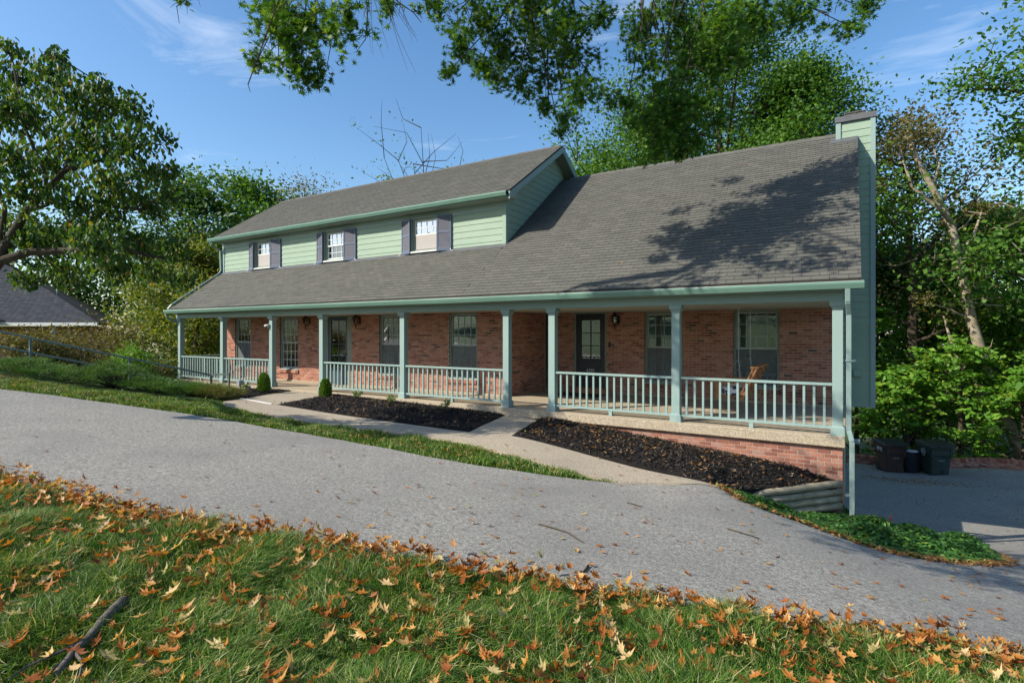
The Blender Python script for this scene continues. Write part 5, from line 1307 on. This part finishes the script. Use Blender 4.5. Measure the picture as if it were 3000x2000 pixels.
for i, (x, y, hh, lb, zf) in enumerate([(-10.9, 9.9, .2, 'tiny box seedling first in the middle mulch bed', Hb1), (-9.55, 9.75, .22, 'bright tiny box seedling in the centre of the middle bed', Hb1), (-7.85, 9.7, .26, 'upright box seedling near the right end of the middle bed', Hb1), (-15.4, 9.6, .16, 'tiny green seedling in the small left bed', Hb0), (-16.6, 9.9, .2, 'little green plant behind the handrail end', Hb0)]):
    g = np.random.default_rng(110+i); z = float(zf(x, y)[0])+.03
    t = thing('box_seedling', lb, 'shrub', (x, y, z), 'small seedlings in the mulch beds'); q = MB(); n = 260; tips = []
    for k in range(12):
        a = g.uniform(0, 6.28); p = Vector((math.cos(a)*hh*.45, math.sin(a)*hh*.45, hh*g.uniform(.6, 1))); q.tube([(x, y, z-.02), (x+p.x*.5, y+p.y*.5, z+p.z*.6), (x+p.x, y+p.y, z+p.z)], [.004, .003, .001], 4, False); tips += [p, p*.7]
    q.build('stems', M['bark'], t); TT = np.array([tuple(p) for p in tips]); P = TT[g.integers(0, len(TT), n)]+g.normal(size=(n, 3))*hh*.10
    fol('foliage', DIAM, P, rotmats(n, g, (0, 0, 1), .9), g.uniform(.025, .045, n), 'arbor', t)

# ground cover on the bank
ivy = [(-1.66,8.46),(-1.26,7.98),(-.85,8.06),(-.46,8.24),(.22,8.18),(.67,8.36),(1.14,8.8),(1.5,9.3),(1.8,9.95),(1.95,10.9),(1.7,11.9),(1.0,12.4),(-.1,12.2),(-.12,10.62),(-1.05,9.3)]
g = np.random.default_rng(130); n = 16000; xy = sample(ivy, n, g)
edge = np.array(dens(ivy[:10], .15)); de = np.min(np.linalg.norm(xy[:, None]-edge[None], axis=2), axis=1)
lg = np.array([(-1.2+1.1*i/8, 9.2+1.2*i/8) for i in range(9)]); dlog = np.min(np.linalg.norm(xy[:, None]-lg[None], axis=2), axis=1)
hh = .03+.17*np.clip(dlog/.5, .25, 1)*np.clip(de/.5, 0, 1)*g.uniform(.4, 1.15, n)*(.75+.5*np.sin(xy[:, 0]*5)*np.cos(xy[:, 1]*4.3))
P = np.column_stack([xy, H(xy[:, 0], xy[:, 1])+hh])
fol('ground_cover', OVATE, P, rotmats(n, g, (0, 0, 1), .45), g.uniform(.05, .095, n), 'ivy', None, label='glossy green ground cover on the bank between the drives', cat='ground cover', kind='stuff')
n = 1500; i_ = g.integers(0, len(edge), n); xy = edge[i_]+g.normal(size=(n, 2))*np.array((.07, .07)); P = np.column_stack([xy, H(xy[:, 0], xy[:, 1])+.02+g.uniform(0, .04, n)])
fol('leaf_drift', STAR[0], P, rotmats(n, g, (0, 0, 1), .35), g.uniform(.055, .09, n), 'fallenbrown', None, label='drift of brown oak leaves along the ground cover edge', cat='leaves', kind='stuff')

# mulch chips
TCH = (np.array([(-.5, -.1, 0), (.5, -.08, .02), (.45, .1, .05), (-.48, .09, .02)]), np.array([(0, 1, 2, 3)]))
P = []
for poly, f, n in ((bed1, Hb1, 9000), (bed0, Hb0, 3000), (bed2, Hb2, 13000)):
    xy = sample(poly, n, g); P.append(np.column_stack([xy, f(xy[:, 0], xy[:, 1])+.035+g.uniform(0, .035, n)]))
P = np.vstack(P); n = len(P)
fol('mulch_chips', TCH, P, rotmats(n, g, (0, 0, 1), .5), g.uniform(.03, .085, n), 'chip', None, label='loose shredded black mulch on the planting beds', cat='mulch', kind='stuff')

# ------------------------------------------------------------------ grass
def blades(name, xy, hmin, hmax, wd, label, mat='grass', lean=.55):
    n = len(xy); z = H(xy[:, 0], xy[:, 1])-.03
    a = g.uniform(0, 6.28, n); cl = lump(np.column_stack([xy, xy[:, 0]*0]), 5.0); L = g.uniform(hmin, hmax, n)*(1+.38*cl); w = wd*g.uniform(.6, 1.3, n)
    # blades flop in drifts
    fx = np.sin(xy[:, 0]*3.1+np.cos(xy[:, 1]*2.3)*2)*.35+g.normal(0, lean, n); fy = np.cos(xy[:, 1]*2.7+np.sin(xy[:, 0]*1.9)*2)*.35+g.normal(0, lean, n)
    sx_, sy_ = np.cos(a)*w/2, np.sin(a)*w/2
    B = np.column_stack([xy, z]); T1 = B+np.column_stack([fx*L*.35, fy*L*.35, L*.62]); T2 = B+np.column_stack([fx*L*1.0, fy*L*1.0, L*(1.0-.25*np.clip(np.hypot(fx, fy), 0, 1.6))])
    S = np.column_stack([sx_, sy_, np.zeros(n)])
    V = np.stack([B-S, B+S, T1+S*.8, T1-S*.8, T2], 1).reshape(-1, 3); k = np.arange(n)[:, None]*5
    F = np.concatenate([k+np.array([[0, 1, 2]]), k+np.array([[0, 2, 3]]), k+np.array([[3, 2, 4]])])
    o = link(name, np_mesh(name, V, F, M[mat])); return prop(o, label, 'grass', kind='stuff')
lawn = near[3:] + [(1.3,4.4),(.9,2.6),(-.2,1.3),(-1.6,1.35),(-4,.2),(-9.6,.2)]
lawn = [(x, y-.03) if i < len(near[3:]) else (x, y) for i, (x, y) in enumerate(lawn)]
def camd(xy): return -math.sin(TH)*xy[:, 0]+math.cos(TH)*xy[:, 1], math.cos(TH)*xy[:, 0]+math.sin(TH)*xy[:, 1]
xy = sample(lawn, 420000, g); zc_, rc_ = camd(xy); keep = (zc_ > 1.9) & (np.abs(rc_/zc_) < 1.02)
xy = xy[keep]; zc_ = zc_[keep]; xy = xy[g.uniform(0, 1, len(xy)) < np.clip(3.4/zc_, .35, 1)]
blades('lawn_grass', xy, .06, .16, .0055, 'long green lawn grass in the foreground')
strip = [(-16.7,4.5),(-14.29,6.0),(-12.9,7.2),(-11.96,6.98),(-10.03,6.97),(-8.95,7.12),(-7.76,7.29),(-5.98,7.61),(-4.91,7.51),(-3.72,7.49),(-2.86,7.62),(-3.76,7.1),(-4.80,6.78),(-5.62,6.56),(-6.74,6.44),(-8.26,6.33),(-9.92,6.12),(-11.41,5.76),(-12.63,5.23),(-13.92,4.6),(-14.73,4.0),(-17.5,3.5)]
xy = sample(strip, 52000, g); blades('strip_grass', xy, .05, .13, .010, 'strip of green grass between driveway and walk')

# ------------------------------------------------------------------ fallen leaves, twigs
nearP = np.vstack([np.linspace(a_, b_, max(2, int(math.dist(a_, b_)/.05))) for a_, b_ in zip(near[3:], near[4:])])
def ledge(n, sd=.10, shift=-.09):
    i_ = g.integers(0, len(nearP)-1, n); d = nearP[i_+1]-nearP[i_]; d /= np.linalg.norm(d, axis=1, keepdims=True)+1e-9
    nn = np.column_stack([-d[:, 1], d[:, 0]]); return nearP[i_]+nn*(shift+g.normal(0, sd, n))[:, None]
lv = sample(lawn, 4600, g); zc_, rc_ = camd(lv); lv = lv[(zc_ > 2.0) & (np.abs(rc_/zc_) < 1.0)]
# more leaves towards the right and along the drive edge
lv = lv[g.uniform(0, 1, len(lv)) < np.clip(.34+.10*(lv[:, 0]+7), .3, 1.2)*.62]
ed = ledge(1150, .13); zc_, rc_ = camd(ed); ed = ed[(zc_ > 2.0) & (np.abs(rc_/zc_) < 1.02)]
lawnleaf = np.column_stack([np.vstack([lv, ed]), np.zeros(len(lv)+len(ed))])
lawnleaf[:, 2] = H(lawnleaf[:, 0], lawnleaf[:, 1])+g.uniform(.055, .105, len(lawnleaf))
dp = [(-9.6,1.7)]+near[4:]+[(2.2,6.2),(1.9,9.2),(1.14,8.6),(.2,8.0),(-1.3,7.8),(-2.1,7.9)]+far[:9]
dl = sample(dp, 900, g); dl = dl[g.uniform(0, 1, len(dl)) < np.clip(.13+.055*(dl[:, 0]+7.5), .1, .8)]
drl = np.column_stack([dl, H(dl[:, 0], dl[:, 1])+.02])
lo = [(.4,20.5),(2.6,20.5),(2.6,22),(.4,22)]
d1 = camd(lawnleaf)[0]; order = np.argsort(d1); nS = 215
MEL = []
for k in range(5):
    me = np_mesh('fallen_leaf', STAR[k][0], STAR[k][1], M['fallen'], True); MEL.append(me)
def leafobj(p, sc, tilt, label, group):
    o = link('fallen_leaf', MEL[int(g.integers(0, 5))]); o.location = p; o.scale = (sc, sc*g.uniform(.85, 1.1), sc)
    o.rotation_euler = (g.normal(0, tilt), g.normal(0, tilt), g.uniform(0, 6.28)); prop(o, label, 'leaf', group)
for i in order[:nS]:
    leafobj(lawnleaf[i], g.uniform(.075, .125), .33, 'orange brown fallen oak leaf lying in the front lawn grass', 'fallen oak leaves on the front lawn')
d2 = camd(drl)[0]; o2 = np.argsort(d2)
for i in o2[:85]:
    leafobj(drl[i], g.uniform(.06, .10), .12, 'curled brown oak leaf lying on the asphalt driveway', 'fallen oak leaves on the driveway')
rest = lawnleaf[order[nS:]]; fol('leaf_litter', STAR[2], rest, rotmats(len(rest), g, (0, 0, 1), .5), g.uniform(.072, .12, len(rest)), 'fallen', None, label='orange oak leaves gathered along the lawn edge', cat='leaves', kind='stuff')
pl = g.normal(size=(420, 2))*np.array((.75, .35))+np.array((1.55, 20.6)); farl = sample([(-.0,13),(6,13),(8,23),(.1,23.5)], 260, g); wl = g.uniform(0, 1, (260, 2))*np.array((5, .35))+np.array((3.2, 23.5))
gl = sample(strip, 700, g); gl = gl[np.min(np.linalg.norm(gl[:, None]-np.array(dens(far, .2))[None], axis=2), axis=1) < .3]
mk = [drl[o2[85:]]]
for a_, hf_, dz in ((pl, H, .03), (farl, H, .02), (wl, H, .03), (gl, H, .09), (sample(bed2, 420, g), Hb2, .08), (sample(bed1, 120, g), Hb1, .08), (sample(walk, 70, g), H, .05)):
    mk.append(np.column_stack([a_, hf_(a_[:, 0], a_[:, 1])+dz]))
mk = np.vstack(mk); fol('scattered_leaves', STAR[0], mk, rotmats(len(mk), g, (0, 0, 1), .25), g.uniform(.05, .09, len(mk)), 'fallenbrown', None, label='brown leaves scattered over drives, beds and walk', cat='leaves', kind='stuff')
ry = g.uniform(10.6, 15, 26); rx = g.uniform(-6, 0, 26); P = np.column_stack([rx, ry, ZE+SL*(ry-YE)+.025]); up_ = np.array((0, -.6, .8))
fol('roof_leaves', STAR[2], P, rotmats(26, g, up_, .1), g.uniform(.05, .09, 26), 'fallenbrown', None, label='few dry leaves lying on the right roof slope', cat='leaves', kind='stuff')

def stick(name, pts, r0, label, extra=(), mat='bark'):
    q = MB(); q.tube(pts, np.linspace(r0, r0*.45, len(pts)), 8)
    for L in extra: q.tube(L, np.linspace(r0*.35, r0*.12, len(L)), 5)
    o = q.build(name, M[mat], None, label, 'stick'); return based(o, pts[0])
def gz(x, y, d=.0): return (x, y, h1(x, y)+d)
def G(px, py):   # lawn point under a view ray, used for the sticks
    u, v = (px-1176)/1250, (764-py)/1250; d = Vector((-math.sin(TH)+u*math.cos(TH), math.cos(TH)+u*math.sin(TH), v)); t = .5
    while CAMZ+v*t > h1(d.x*t, d.y*t)+.085 and t < 40: t += .02
    return Vector((d.x*t, d.y*t, CAMZ+v*t))
s0 = [G(285, 1378), G(262, 1398), G(235, 1425), G(205, 1462), G(170, 1495), G(130, 1545)]
stick('fallen_branch', s0, .030, 'broken grey branch lying in the grass at the lower left', [[s0[4], G(140, 1520), G(90, 1560)], [s0[4], G(190, 1520), G(180, 1565)], [s0[3], G(150, 1490), G(60, 1530), G(20, 1560)]], 'branch')
for pts, lb in (([(-2.62,4.72),(-2.3,4.68),(-2.05,4.5)], 'thin brown twig on the driveway in the middle of the view'), ([(-2.35,6.5),(-2.15,6.45)], 'short stub of wood on the driveway near the walk end'), ([(-1.15,6.35),(-.82,6.3)], 'short pale stick on the driveway right of centre'), ([(-1.75,3.95),(-1.72,3.8),(-1.68,3.86)], 'small forked twig on the driveway near the lawn edge')):
    stick('twig', [Vector(gz(x, y, .022)) for x, y in pts], .009, lb)
